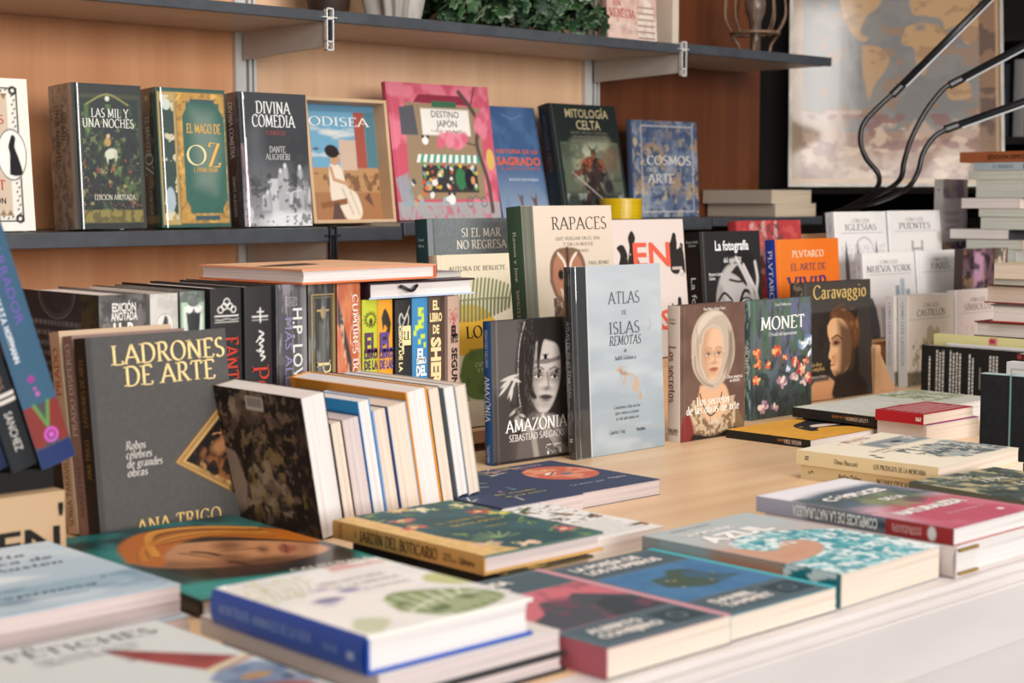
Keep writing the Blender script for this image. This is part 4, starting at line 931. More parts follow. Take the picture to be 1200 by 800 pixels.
spine_book('yellow-green spine with a dark gear around a bulb, first of the short bright spines', 1.287, .0245, .229, .15, 'b4ba34', s_yg, [('EL', .5, .765, BIG('5a3a5c', .024, fit=.8)), ('LIBRO', .5, .700, BIG('5a3a5c', .011, fit=.86)), ('DE LA', .5, .640, BIG('5a3a5c', .011, fit=.86)), ('PO', .5, .525, BIG('5a3a5c', .02, fit=.8)), ('LÍ', .5, .405, BIG('5a3a5c', .02, fit=.8))])
def s_yo(A): A.fill('e09a2c'); A.sp([(.2, .9), (.4, .95), (.65, .92), (.85, .86), (.6, .84), (.4, .86), (.3, .83)], '33302c'); A.sp([(.15, .8), (.4, .81), (.7, .86), (.8, .83), (.55, .77), (.3, .74)], '33302c')
spine_book('yellow-orange spine with two dark hands, second of the short bright spines', 1.3115, .024, .228, .15, 'd89228', s_yo, [('EL', .5, .765, BIG('5f4a86', .024, fit=.86)), ('LIBRO', .5, .700, BIG('5f4a86', .011, fit=.9)), ('DE LAS', .5, .640, BIG('5f4a86', .011, fit=.9)), ('RE', .5, .525, BIG('5f4a86', .022, fit=.86)), ('LI', .5, .405, BIG('5f4a86', .022, fit=.86))])
def s_mu(A): A.fill('2e2d2c'); A.l([(.5, .79), (.22, .87), (.3, .92), (.5, .89), (.7, .92), (.78, .87), (.5, .79)], .006, 'dcd8cc', 0, 1, True); A.l([(.35, .84), (.85, .96)], .005, 'dcd8cc')
spine_book('black spine with a drawn heart and arrow, third of the short bright spines', 1.3425, .0265, .227, .15, '2a2928', s_mu, [('EL', .62, .850, dict(size=.014, col='e6d6a0', align='l', fit=.16, font='sans', bold=.07)), ('LIBRO DE LA', .26, .850, dict(size=.006, col='e6d6a0', align='l', fit=.26, font='sans', bold=.05)), ('MUSICA', .5, .560, dict(size=.018, col='e6d6a0', align='l', fit=.5, font='sans', bold=.07))])
def s_di(A):
    A.fill('3f83b4'); A.sh(0, .03)
    for (u, v, a, b) in ((.5, .82, .35, .05), (.5, .89, .35, .05), (.62, .855, .16, .09), (.25, .80, .2, .03), (.15, .77, .15, .03), (.62, .75, .3, .025), (.4, .72, .16, .03), (.75, .70, .16, .03)): A.r(u - a / 2, v - b / 2, u + a / 2, v + b / 2, 'c2d63c')
    A.r(.55, .81, .68, .83, '3f83b4'); A.r(.55, .88, .68, .9, '3f83b4')
spine_book('blue spine with a lime pixel figure, fourth of the short bright spines', 1.3705, .0265, .228, .15, '3a7aa8', s_di, [('EL', .5, .680, BIG('f0eee6', .014, fit=.5)), ('LIBRO', .5, .640, BIG('f0eee6', .007, fit=.6)), ('DEL', .5, .585, BIG('f0eee6', .013, fit=.66)), ('DI', .5, .490, BIG('f0eee6', .02, fit=.66)), ('SE', .5, .380, BIG('f0eee6', .02, fit=.66))])
spine_book('dark brown spine with large cream capitals, fifth of the short bright spines', 1.3935, .022, .228, .15, '4a3c34', '54453b', [('EL', .5, .955, BIG('e8cf9c', .012, fit=.5)), ('LIBRO', .5, .885, BIG('e8cf9c', .011, fit=.95)), ('DE', .5, .815, BIG('e8cf9c', .011, fit=.5)), ('SHERLOCK', .5, .770, dict(size=.016, col='e8cf9c', align='l', fit=.6, font='sans', bold=.07))])
def s_seg(A): A.fill('b89a88'); A.r(0, 0, .12, 1, '5e4a40'); [A.l([(.5, .86), (.5 + .3 * math.cos(a), .86 + .05 * math.sin(a))], .006, 'a8484a') for a in (.3, .9, 1.6, 2.2, 2.9)]; A.p([(.45, .85), (.58, .85), (.62, .76), (.42, .76)], 'a8484a'); A.dots(9, ['a8484a'], .004, .006, (.25, .85, .8, .93), 3)
spine_book('beige-pink spine with a small red emblem, last of the short bright spines', 1.4255, .0245, .228, .15, 'a98c7a', s_seg, [('EL', .56, .800, BIG('26211f', .013, fit=.45)), ('LIBRO', .56, .765, BIG('26211f', .005, fit=.5)), ('DE LA', .56, .740, BIG('26211f', .005, fit=.5)), ('SEGUNDA GUERRA', .56, .700, dict(size=.0095, col='26211f', align='l', fit=.62, font='sans', bold=.05))])

# books laid flat across the top of that row
GT = 'books lying across the top of the spine row'
def a_cor(A): A.fill('e2b48e'); A.nz(5, 'eac6a6', .4, .7, .6, 3); A.sp([(.45, .3), (.7, .35), (.95, .5), (.8, .6), (.5, .5)], '4a3a34', .02); A.frame(.0, .0, 1, 1, .012, 'cf6c42')
book('orange-edged picture hardcover lying on top of the spine row at the left', (1.363, 1.815, .2532, PI + .07), .225, .205, .0185, a_cor, 'cf6c42', 'd07448', 'white', flat=True, group=GT, cell=.003)
book('dark plum hardcover with a black ribbon, lying on the short bright spines', (1.268, 1.612, .2295, .04), .185, .16, .021, '3a2a30', '331f28', 'b9c6da', 'white', flat=True, group=GT, cell=.01, mat=GLOSS, st=[('TALES', .5, .9, dict(size=.008, col='8a7a80', fit=.2))])
mb = MB(); mb.tube([(.05 + .03 * k / 9, -.0012 - .006 * math.sin(PI * k / 9), -.009 + .003 * math.cos(PI * k / 4.5)) for k in range(10)], [.0022] * 10, 6)
mb.build('ribbon', BLACK, bpy.data.objects['hardcover_book.%03d' % (max(int(o.name[-3:]) for o in COL.objects if o.name.startswith('hardcover_book.')))], smooth=True)
book('thin grey paperback lying under the orange-edged hardcover', (1.312, 1.625, .2512, .10), .135, .16, .008, '8f8a90', '7c777e', pages='grey', flat=True, hard=False, group=GT, cell=.01)

# ------------------------------------------------------------------ grey art book and its two neighbours
GL = 'art paperbacks leaning at the left of the counter'
def a_ladr(A):
    A.fill('4f4d4b'); A.nz(60, '575553', .4, .7, .5, 3); A.r(0, 0, .035, 1, '424040', .02)
    L, T, B = (.545, .335), (1.04, .70), (.955, .135)
    def quad(k): return [(L[0] + k * 1.05, L[1]), (T[0], T[1] - k * .77), (1.6, .6), (1.3, .3), (B[0] + k * .08, B[1] + k * .77)]
    for k, c in ((0, '6a4c2c'), (.012, 'b48e56'), (.034, '7c5a34'), (.044, 'a8844e'), (.066, 'c8a468'), (.078, '5c4024'), (.088, '15100e')): A.p(quad(k), c)
    m = np.clip((A.U - L[0] - .13) * 9, 0, 1) * (A.U > L[0] + .15) * (np.abs(A.V - .335) < (A.U - L[0] - .10) * .62)
    A.nz(9, '8a5630', .5, .62, .9, 7, mask=m); A.nz(13, 'c48c58', .6, .68, .9, 9, mask=m * (A.V > .28) * (A.V < .46)); A.nz(11, '120c0a', .52, .62, .9, 12, mask=m); A.e(.9, .39, .06, .035, 'b87e50', 15, .03, .8 ); A.e(.96, .46, .04, .05, 'a06a44', 0, .03, .7)
book('grey paperback with gilt lettering and a tilted gold picture frame on its cover', (.829, 1.505, 0, .05, .106), .177, .212, .022, a_ladr, '1f1c1a', '4a4644', 'white', hard=False, group=GL, cell=.0011,
     ft=[('LADRONES', .57, .855, dict(size=.0205, col='e8cf92', fit=.82, bold=1.0)), ('DE ARTE', .57, .745, dict(size=.0205, col='e8cf92', fit=.66, bold=1.0)), ('Robos', .21, .43, dict(size=.0085, col='c9c4bc', align='l', fit=.14, shear=.2)), ('célebres', .21, .385, dict(size=.0085, col='c9c4bc', align='l', fit=.18, shear=.2)), ('de grandes', .21, .34, dict(size=.0085, col='c9c4bc', align='l', fit=.25, shear=.2)), ('obras', .21, .295, dict(size=.0085, col='c9c4bc', align='l', fit=.14, shear=.2)), ('ANA TRIGO', .55, .008, dict(size=.0145, col='d8b874', fit=.62))],
     st=[('ANA TRIGO', .5, .30, dict(size=.0075, col='8a6c34', align='l', fit=.2, dir='up')), ('LADRONES DE ARTE', .5, .56, dict(size=.0075, col='8a6c34', align='l', fit=.34, dir='up'))])
book('brownish pink paperback standing directly behind the grey gilt-lettered one', (.830, 1.5305, 0, .04, .13), .14, .213, .018, '8a716a', '8d746c', pages='cream', hard=False, group=GL, cell=.01,
     st=[('MARTÍNEZ', .5, .1, dict(size=.007, col='6a504a', align='l', fit=.3, dir='up')), ('PRADO DISPERSO', .5, .5, dict(size=.009, col='d8c4bc', align='l', fit=.46, dir='up'))])
book('cream paperback with red spine lettering, rearmost of the three art paperbacks', (.829, 1.5535, 0, .04, .14), .14, .216, .020, 'c2a88c', 'bfa488', pages='cream', hard=False, group=GL, cell=.01,
     st=[('SONIA TARAVILLA', .5, .04, dict(size=.009, col='6a5444', align='l', fit=.38, dir='up')), ('PRADO', .5, .68, dict(size=.010, col='b0452f', align='l', fit=.24, dir='up'))])

# ------------------------------------------------------------------ leaning novels on the beige box, far left
root = empty('cardboard_box', 'beige box with large black lettering under the leaning novels at far left', 'box', (.65, 1.45, 0))
mb = MB(); mb.box((-.25, -.058, 0), (.08, .13, .084)); 
put_text(mb, 'REGEN', (.074, -.0582, .026), (1, 0, 0), (0, 0, 1), (0, -1, 0), .026, '17130f', 'sans', 'r', fit=.16, bold=.03)
mb.c[0] = np.broadcast_to(lin('b89a78'), (8, 3))
put_text(mb, "'", (.078, -.0582, .042), (1, 0, 0), (0, 0, 1), (0, -1, 0), .03, '17130f', 'sans', 'r', bold=.03)
mb.build('box_body', MATTE, root)
GN = 'novels leaning on the beige box'
book('black paperback lying flat on the beige box under the leaning novels', (.729, 1.412, .0845, PI / 2), .16, .228, .0195, '161514', '161514', '161514', 'grey', MATTE, False, cell=.02, flat=True, group=GN)
def s_blue(A): A.fill('375870'); A.r(0, 0, 1, .07, '22305e'); A.r(0, .07, 1, .22, '4a4644'); A.p([(0, .22), (.34, .22), (.5, .12), (.25, .07), (0, .08)], '7c302c'); A.p([(1, .22), (.66, .22), (.5, .12), (.75, .07), (1, .08)], '7c302c'); A.l([(.3, .22), (.5, .14), (.7, .22)], .012, '5a8a4a'); A.ring(.52, .105, .022, .022, .008, 'c85ac0'); A.e(.52, .105, .01, .01, 'c85ac0'); A.e(.45, .31, .012, .012, '9a2f86'); A.e(.47, .275, .006, .006, 'b04f9a'); A.e(.5, .255, .008, .008, 'b060a4')
def a_blue(A): A.fill('16181a')
b = spine_book('tall blue spine with violet lettering, tilted left on the beige box at far left', .746, .036, .275, .17, '1a1c1e', s_blue, [('EL NARRADOR', .64, .90, dict(size=.0085, col='6f58a8', align='l', fit=.40, font='sans')), ('CUENTOS TRAUMÁTICOS E.T.A. HOFFMANN', .24, .86, dict(size=.0055, col='d4dae0', align='l', fit=.48, font='sans', bold=.04))], lean=.3, Y=1.40, z=.1042, group=GN, bulge=.002)
A = Art(.17, .275, .003); A.fill('151716'); A.dots(30, ['8a2f4a', '3d5a3a', 'a83f5c', '2c4030'], .012, .035, (0, .1, .7, .8), 5, .9, .02)
mb = MB(); mb.grid(np.stack([A.U * .17, A.V * .275, np.full(A.U.shape, -.0366)], -1), A.C); mb.build('back_cover_print', MATTE, b)
spine_book('black spine with two white bands, tilted left of the tall blue spine', .7065, .026, .235, .15, '17191c', lambda A: (A.fill('1d2024'), A.r(0, .30, 1, .315, 'cfc8c0'), A.r(0, .275, 1, .29, 'cfc8c0')), [('SANCHEZ', .5, .24, dict(size=.008, col='c8c2bc', align='l', fit=.16, font='sans')), ('RELATOS', .55, .55, dict(size=.006, col='8a6a5c', align='l', fit=.22, font='sans'))], lean=.3, Y=1.40, z=.1042, group=GN)
spine_book('navy spine with gold bands, second left of the tall blue spine', .6775, .026, .225, .15, '16203a', lambda A: (A.fill('1a2440'), A.r(0, .33, 1, .345, 'c09a5c'), A.r(0, .31, 1, .32, 'c09a5c'), A.sp([(.2, .08), (.5, .11), (.8, .08), (.6, .05), (.4, .05)], 'c98f54')), [('CUENTOS', .5, .27, dict(size=.008, col='c09a5c', align='l', fit=.14, font='sans'))], lean=.3, Y=1.40, z=.1042, group=GN)
spine_book('black spine cropped by the left picture edge, beyond the navy spine', .648, .026, .225, .15, '141312', '171513', [], lean=.3, Y=1.40, z=.1042, group=GN)

# ------------------------------------------------------------------ books leaning with their page edges towards the viewer
GF = 'leaning books with page edges towards the viewer'
XN, LE = -PI / 2, -.17
def fore(label, x0, x1, zt, w, front, pages='cream', hard=False, ft=(), mat=MATTE, cell=.01, spine=None, back=None, Yn=1.362, z0=0.):
    """x0..x1 = where it meets the counter at its near edge"""
    t = (x1 - x0) * math.cos(LE) - .0006
    return book(label, (x0 + .004, Yn + w, z0, XN, LE), w, (zt - z0) / math.cos(LE), t, front, spine, back, pages, mat, hard, ft, (), GF, cell, inset=.001)
def a_map(A):
    A.fill('a8957c'); A.nz(4.5, '2c2422', .38, .46, 1, 5); A.r(.25, .6, 1, 1, '2a2322', .1, .8); A.nz(7, '6a5548', .5, .6, .8, 8, box=(.05, .2, .95, .95)); A.nz(9, '1c1717', .52, .6, .9, 11); A.nz(20, '8a7260', .58, .66, .7, 14); A.nz(13, 'a08a54', .62, .67, .6, 17, box=(.25, .0, .95, .7)); A.p([(0, .0), (.18, .1), (.22, .3), (.14, .52), (0, .55)], 'a29080', .02); A.r(.88, 0, 1, 1, '211c1c', .05, .7); A.r(0, 0, .9, .1, '241f1f', .08, .7)
    A.r(.36, .86, .56, .96, 'cfc6bc'); [A.r(.38 + .012 * k, .885, .386 + .012 * k, .95, '1a1614') for k in range(14)]
fore('dark paperback with a brown relief map and barcode, frontmost of the leaning page-edge row', 1.003, 1.0345, .152, .163, a_map, 'white', cell=.0012)
fore('thin cream paperback right behind the relief map book', 1.0350, 1.0505, .122, .13, '2b2a2a', 'cream')
fore('cream paperback with a thin dark blue edge, third in the page-edge row', 1.0510, 1.0745, .124, .14, 'c9a89c', 'pink', back='24387a')
fore('white paperback in a light blue cover, fourth in the page-edge row', 1.0750, 1.0915, .142, .15, '2f98d8', 'white', back='2f98d8')
fore('cream paperback with a navy edge, fifth in the page-edge row', 1.0920, 1.1135, .130, .14, '8a9cc0', 'cream', back='25295c', hard=True)
fore('cream paperback in front of the orange hardcover, sixth in the page-edge row', 1.1140, 1.1405, .133, .14, 'b4c0d8', 'cream')
fore('orange hardcover standing out above its neighbours in the page-edge row', 1.1410, 1.1725, .146, .215, 'd08a30', 'white', hard=True, back='d08a30')
fore('black glossy paperback behind the orange hardcover, with cream pages', 1.1730, 1.1905, .147, .20, lambda A: (A.fill('22252a'), A.r(.1, .9, .25, 1, 'c02858')), 'cream', mat=GLOSS)
fore('grey-backed paperback with white pages, second from the right in the page-edge row', 1.1920, 1.2085, .147, .19, '9aa2a8', 'white', z0=.0212)
fore('cream paperback at the right end of the page-edge row', 1.2090, 1.2260, .147, .19, 'aab4ba', 'cream', back='c9c4bc', z0=.0212)

# ------------------------------------------------------------------ standing display books, front line
GD = 'display books standing face out on the counter'
def a_amaz(A):
    A.fill('4d4846'); A.e(.45, .6, .6, .45, '5a5552', 0, .3, .7); A.p([(0, 0), (.25, 0), (.35, .5), (0, .5)], '3c3836', .1)
    A.sp([(.38, .98), (.3, .7), (.3, .45), (.26, .2), (.5, .2), (.85, .1), (.98, .3), (.97, .7), (.9, .9), (.66, 1.02)], '241f1e', .03)
    A.sp([(.28, .0), (.36, .22), (.5, .34), (.75, .3), (1, .2), (1, 0)], '5e5753', .03); A.sp([(.55, .32), (.8, .3), (.95, .2), (.85, .12), (.6, .2)], '8a827c', .03)
    A.face(.655, .585, .262, 'bdb4ad', '544c48', '171413', '453c3a', .35, True, -5)
    A.sp([(.4, 1), (.5, .93), (.66, .92), (.84, .93), (.94, .8), (.9, .98), (.7, 1.02)], '221d1c', .02); A.sp([(.44, .96), (.56, .9), (.53, .7), (.51, .52), (.56, .44), (.48, .45), (.42, .6)], '221d1c', .015); A.sp([(.86, .93), (.94, .8), (.95, .5), (.9, .35), (.89, .6)], '221d1c', .02); A.sp([(.55, .94), (.6, .88), (.62, .8), (.68, .9)], '221d1c', .015); A.sp([(.60, .94), (.57, .72), (.585, .60), (.61, .72), (.66, .90)], '221d1c', .01); A.nz(60, '57504c', .6, .66, .6, 25, 3, .5, mask=((A.V > .3) & ((A.U < .54) | (A.U > .9)) & (A.U > .4)).astype(float))
    A.l([(.56, .695), (.68, .69), (.8, .70), (.89, .715)], .03, '4a4240', .012, .75, True); A.e(.68, .725, .016, .022, '1c1817'); A.l([(.64, .745), (.72, .7)], .006, '1c1817'); A.l([(.64, .7), (.72, .745)], .006, '1c1817'); A.r(.80, .6, .84, .63, '3a3331', .006); A.r(.58, .61, .62, .64, '3a3331', .006)
    A.l([(.42, .98), (.36, .85), (.33, .7), (.33, .5), (.36, .35)], .012, 'a8a09a', .006, .8, True); A.nz(90, '2a2524', .5, .55, .7, 5, box=(.32, .4, .4, 1))
    for q in ((.19, .57, .07, 30), (.22, .60, .08, 12), (.25, .53, .08, 58), (.16, .53, .07, 42), (.29, .58, .05, -18), (.24, .49, .05, 78)): A.e(q[0], q[1], q[2], .012, 'c4beb6', q[3], .006)
    for q in ((.27, .36, .05, 30), (.31, .32, .05, 70), (.36, .33, .045, -30), (.30, .27, .04, 100)): A.e(q[0], q[1], q[2], .012, 'aaa49c', q[3], .008)
    A.nz(40, '2a2524', .5, .58, .8, 15, box=(.22, .22, .42, .42)); A.l([(.3, .3), (.5, .2), (.55, .0)], .05, 'a09890', .02, .8); A.l([(.6, .25), (.8, .1), (.95, .02)], .06, '9a928a', .02, .8); A.l([(.66, .26), (.95, .1)], .01, '3a3432', .008); A.l([(.62, .2), (.85, .02)], .01, '3a3432', .008)
    A.nz(50, 'e2dcd6', .56, .6, .9, 9, box=(.66, .0, .86, .1)); A.r(0, 0, 1, .02, '241f1e')
book('small dark hardcover with portrait of a young woman, blue spine, left of the atlas', (1.455, 1.585, 0, -.02, .028), .145, .193, .016, a_amaz, lambda A: (A.fill('1d4f86'),), '15181c', mat=GLOSS, group=GD, cell=.00085,
     ft=[('AMAZÔNIA', .55, .215, dict(size=.0165, col='f2efea', fit=.80)), ('SEBASTIÃO SALGADO', .55, .15, dict(size=.0088, col='e2ded8', fit=.70))],
     st=[('AMAZÔNIA', .5, .62, dict(size=.010, col='dfe6ee', align='l', fit=.32)), ('SEBASTIÃO SALGADO', .5, .94, dict(size=.0055, col='c9d4e2', align='l', fit=.26)), ('TASCHEN', .5, .14, dict(size=.006, col='c9d4e2', align='l', fit=.12, font='sans'))])
def a_atl(A):
    A.gv('8fa0aa', 'b4bcc2', 0, .9); A.nz(4, 'c0c8cc', .45, .7, .6, 3, .6, 2); A.r(0, 0, .165, 1, '26282a'); A.r(.165, 0, .175, 1, 'cfd4d6')
    A.sp([(.52, .36), (.58, .42), (.66, .41), (.72, .37), (.70, .31), (.64, .33), (.6, .37)], 'b8a28c', .012); A.nz(16, 'a8b2b8', .5, .6, .8, 21, box=(.5, .28, .78, .46)); A.e(.5, .445, .022, .012, 'c0a080', 20, .006); A.e(.73, .29, .012, .018, 'b8977a', 0, .006); A.e(.56, .42, .02, .01, 'a88a70', 0, .006); A.l([(.84, .64), (.87, .67), (.86, .7)], .008, 'b0a494'); A.e(.52, .43, .012, .018, 'a98c74', 30, .006)
ATL = book('large pale grey-blue atlas in clear film with dark spine, standing on the counter', (1.570, 1.543, 0, .018, .05), .186, .263, .0135, a_atl, '1c1f21', 'a9b2b8', mat=WRAPFLAT, group=GD, cell=.0011,
     ft=[('ATLAS', .57, .795, dict(size=.0165, col='5f656a', fit=.36, bold=.9)), ('DE', .57, .735, dict(size=.006, col='5f6468')), ('ISLAS', .57, .635, dict(size=.0165, col='5a6064', fit=.34, bold=.9)), ('REMOTAS', .57, .575, dict(size=.0125, col='444a4e', fit=.36, shear=.18, bold=.9)), ('de', .57, .535, dict(size=.005, col='5a5f62', shear=.2)), ('Judith Schalansky', .57, .495, dict(size=.0058, col='4c5154', fit=.24, shear=.2)),
         ('Cincuenta islas en las', .57, .235, dict(size=.005, col='4c5154', fit=.3, shear=.2)), ('que nunca estuve', .57, .205, dict(size=.005, col='5c6164', fit=.27, shear=.2)), ('y a las que nunca ire', .57, .175, dict(size=.005, col='4c5154', fit=.26, shear=.2)), ('Capitan Swing', .45, .105, dict(size=.0055, col='4c5154', fit=.18, shear=.2)), ('Nordica', .72, .105, dict(size=.005, col='4c5154', fit=.1, font='sans', bold=.04))],
     st=[('ATLAS DE ISLAS REMOTAS', .5, .72, dict(size=.0055, col='9aa0a4', align='l', fit=.4)), ('N', .5, .1, dict(size=.006, col='c9cdd0'))])
def a_sec(A):
    A.fill('6d5348'); A.nz(6, '5c453c', .45, .65, .7, 3)
    A.sp([(.0, .0), (.04, .16), (.16, .26), (.34, .34), (.66, .34), (.84, .24), (.98, .1), (1, 0)], '7c6248', .02); A.sp([(.3, .4), (.66, .4), (.74, .25), (.5, .1), (.28, .25)], 'd2a784', .02); A.nz(38, 'cbb594', .45, .55, .8, 6, mask=((A.V < .3) & (A.U > .12) & (A.U < .85)).astype(float)); A.sp([(0, 0), (.03, .15), (.14, .2), (.22, .0)], '7c302c', .02)
    A.sp([(.17, .62), (.18, .78), (.28, .9), (.45, .955), (.62, .94), (.76, .86), (.83, .74), (.84, .6), (.78, .5), (.68, .42), (.5, .36), (.32, .42), (.2, .52)], 'b9a896', .015); A.sp([(.21, .62), (.23, .78), (.35, .9), (.5, .945), (.64, .92), (.76, .8), (.77, .62), (.68, .45), (.5, .385), (.33, .44)], 'b5a694', .015); A.sp([(.80, .8), (.82, .62), (.75, .48), (.70, .46), (.75, .62), (.76, .76)], '8d7c6c', .03); A.sp([(.22, .72), (.30, .88), (.5, .945), (.66, .92), (.5, .90), (.34, .82)], 'c9bcaa', .02)
    [A.l([(.25 + .012 * k, .84 - .03 * k), (.255 + .01 * k, .66), (.32 + .01 * k, .5 - .01 * k)], .006, '9c8b7a', .006, .7, True) for k in range(4)]; [A.l([(.74 + .014 * k, .82 - .02 * k), (.75 + .012 * k, .64), (.66 + .012 * k, .47 + .01 * k)], .006, '7c6b5c', .006, .7, True) for k in range(4)]
    A.face(.49, .625, .20, 'd8b090', 'a67c60', '4a3226', 'a8604e', .25, True, 0)
    A.l([(.33, .70), (.36, .79), (.45, .83), (.56, .83), (.65, .77), (.67, .64)], .016, 'c2b4a2', .01, .9, True); A.sp([(.34, .50), (.42, .43), (.52, .405), (.62, .45), (.66, .52), (.58, .44), (.5, .425), (.42, .45)], 'c2b4a2', .01); A.l([(.22, .62), (.24, .52), (.36, .42), (.5, .385)], .014, '8a7766', .008, .8, True); A.l([(.3, .7), (.31, .56), (.38, .46)], .02, 'c2b4a2', .01, 1, True)
    A.l([(.3, .34), (.36, .24), (.46, .17), (.58, .22), (.64, .33)], .012, '3a2a22', .006, 1, True); A.l([(.46, .17), (.46, .02)], .006, '5a4230'); A.sp([(.2, .05), (.5, .02), (.85, .06), (.8, 0), (.2, 0)], '2a1c18', .02)
book('brown hardcover with portrait of a woman in white headscarf, right of the atlas', (1.792, 1.549, 0, .005, .012), .149, .200, .0235, a_sec, 'd9cec4', '5a443a', mat=MATTE, group=GD, cell=.0009,
     ft=[('Los secretos', .5, .255, dict(size=.0125, col='f4efe8', fit=.52)), ('de las obras de arte', .5, .195, dict(size=.0125, col='f4efe8', fit=.82)), ('Obras maestras', .84, .43, dict(size=.0052, col='f0ebe4', fit=.25)), ('en detalle', .84, .402, dict(size=.0052, col='f0ebe4', fit=.16)), ('TASCHEN', .5, .1, dict(size=.0055, col='e6ded4', fit=.17, font='sans')), ('Rose-Marie y Rainer Hagen', .52, .955, dict(size=.0045, col='e6ded4', fit=.34))],
     st=[('Los secretos', .42, .71, dict(size=.0125, col='7a3f34', align='l', fit=.42)), ('TASCHEN', .45, .085, dict(size=.0055, col='3a2f2a', dir='across', font='sans', bold=.03, fit=.8)), ('UNIVERSALIS', .45, .06, dict(size=.003, col='3a2f2a', dir='across', font='sans', fit=.8)), ('Rainer', .45, .90, dict(size=.0035, col='4a7a5c', dir='across', font='sans', fit=.5)), ('Hagen', .45, .875, dict(size=.0035, col='4a4440', dir='across', font='sans', fit=.5))])
def a_mon(A):
    A.fill('40464a'); A.nz(7, '5c666c', .42, .62, .9, 3, 2.2, .7); A.nz(16, '6a6458', .52, .64, .6, 13, 2.6, .5, (0, .4, 1, 1)); A.nz(9, '4e6a52', .5, .66, .8, 5, 2.4, .7); A.nz(11, '6a6a94', .55, .68, .7, 7, 1.8, .8, (.3, .4, 1, 1)); A.nz(14, '2a3230', .55, .64, .8, 9, 1, 1, (0, 0, 1, .5)); A.r(0, 0, 1, .3, '232a28', .12, .6)
    rn = random.Random(4)
    def fl(u, v, r, cs):
        for k in range(9): a = rn.uniform(0, 2 * PI); A.e(u + r * .55 * math.cos(a) / A.a, v + r * .36 * math.sin(a), r * .5, r * .3, cs[k % len(cs)], math.degrees(a), .006)
        A.e(u, v + r * .1, r * .28, r * .22, cs[-1], 0, .008)
    for u, v, r in ((.1, .55, .055), (.12, .46, .05), (.28, .45, .04), (.42, .56, .062), (.56, .50, .035), (.1, .33, .05)): fl(u, v, r, ['d8583c', 'e88a54', 'b83e38', 'f0b070'])
    for u, v, r in ((.72, .45, .055), (.82, .38, .065), (.9, .45, .045), (.95, .3, .06)): fl(u, v, r, ['c8504a', 'e49a7c', 'a23c44', 'ecc09c'])
    for u, v, r in ((.5, .29, .07), (.7, .31, .06), (.2, .1, .07), (.38, .08, .05), (.86, .27, .05)): fl(u, v, r, ['b48a94', 'd4b0ac', '8a6a7c', 'e4ccc0'])
    for u, v, r in ((.84, .60, .06), (.95, .63, .06), (.6, .40, .035), (.97, .52, .05)): fl(u, v, r, ['9ab0c4', 'd4dce0', '6a84a4', 'ecece6'])
book('hardcover with painted pond flowers and big white capitals, between the two portrait books', (2.051, 1.625, 0, 0, .02), .162, .193, .012, a_mon, lambda A: (A.fill('3a565c'), A.nz(14, '8aa8a8', .5, .6, .9, 3, 4, 1)), '2c3a3a', mat=GLOSS, group=GD, cell=.0011,
     ft=[('MONET', .52, .745, dict(size=.0205, col='f4f2ee', fit=.72)), ('El triunfo del impresionismo', .52, .69, dict(size=.0056, col='e4e4e0', fit=.46)), ('Daniel Wildenstein', .52, .94, dict(size=.0045, col='dcdcd8', fit=.26))], st=[('MONET', .5, .62, dict(size=.008, col='e6e6e2', align='l', fit=.24))])
def a_car(A):
    A.fill('2d2623'); A.r(0, .74, 1, 1, '433f3a', .02); A.r(.78, 0, 1, .75, '37322e', .04); A.nz(8, '1c1715', .5, .65, .7, 4, box=(0, 0, .8, .74))
    A.sp([(.36, .64), (.42, .73), (.56, .76), (.72, .70), (.82, .58), (.80, .46), (.70, .40), (.62, .5), (.5, .6)], '5c3a22', .02); A.nz(26, '8a5a34', .52, .62, .7, 31, 1, .5, mask=((A.V > .44) & (A.V < .76) & (A.U > .36) & (A.U < .82) & (np.abs(A.U - .58) + np.abs(A.V - .6) < .3)).astype(float))
    A.sp([(.34, .62), (.42, .68), (.58, .66), (.68, .52), (.68, .36), (.62, .24), (.5, .18), (.42, .2), (.385, .245), (.37, .265), (.385, .285), (.37, .30), (.385, .325), (.345, .36), (.375, .44), (.365, .5), (.345, .55)], 'd2a478', .012)
    A.sp([(.50, .66), (.7, .58), (.72, .34), (.6, .2), (.48, .18), (.50, .3), (.51, .45)], '4e3222', .09, .92); A.sp([(.40, .5), (.48, .53), (.52, .47), (.46, .44), (.40, .455)], '8a5c40', .03, .8); A.sp([(.40, .36), (.47, .38), (.46, .30), (.41, .29)], 'b07a54', .03, .7); A.sp([(.40, .24), (.48, .23), (.52, .19), (.44, .19)], '7a4e36', .03, .8); A.e(.47, .47, .045, .018, '5c3a28', 0, .015); A.e(.46, .475, .016, .012, '1c1210'); A.l([(.4, .51), (.48, .535), (.55, .50)], .014, '4a2e20', .008, 1, True); A.e(.37, .475, .012, .01, '2a1a14'); A.l([(.38, .285), (.43, .285)], .012, '9a4a3c', .006); A.l([(.4, .36), (.42, .35)], .01, '8a5c40', .008)
    A.l([(.38, .7), (.44, .76), (.6, .8)], .01, '7a4a2c', .006, .8, True); A.l([(.5, .72), (.54, .84), (.58, .88)], .008, '6a4026', .005, .8, True); A.sp([(.0, .0), (.1, .14), (.28, .2), (.45, .12), (.5, 0)], 'c08a60', .02); A.sp([(.45, .2), (.7, .22), (.9, .1), (.85, 0), (.4, 0)], '221a17', .03); A.r(.05, .16, .34, .2, '4a443e', .02)
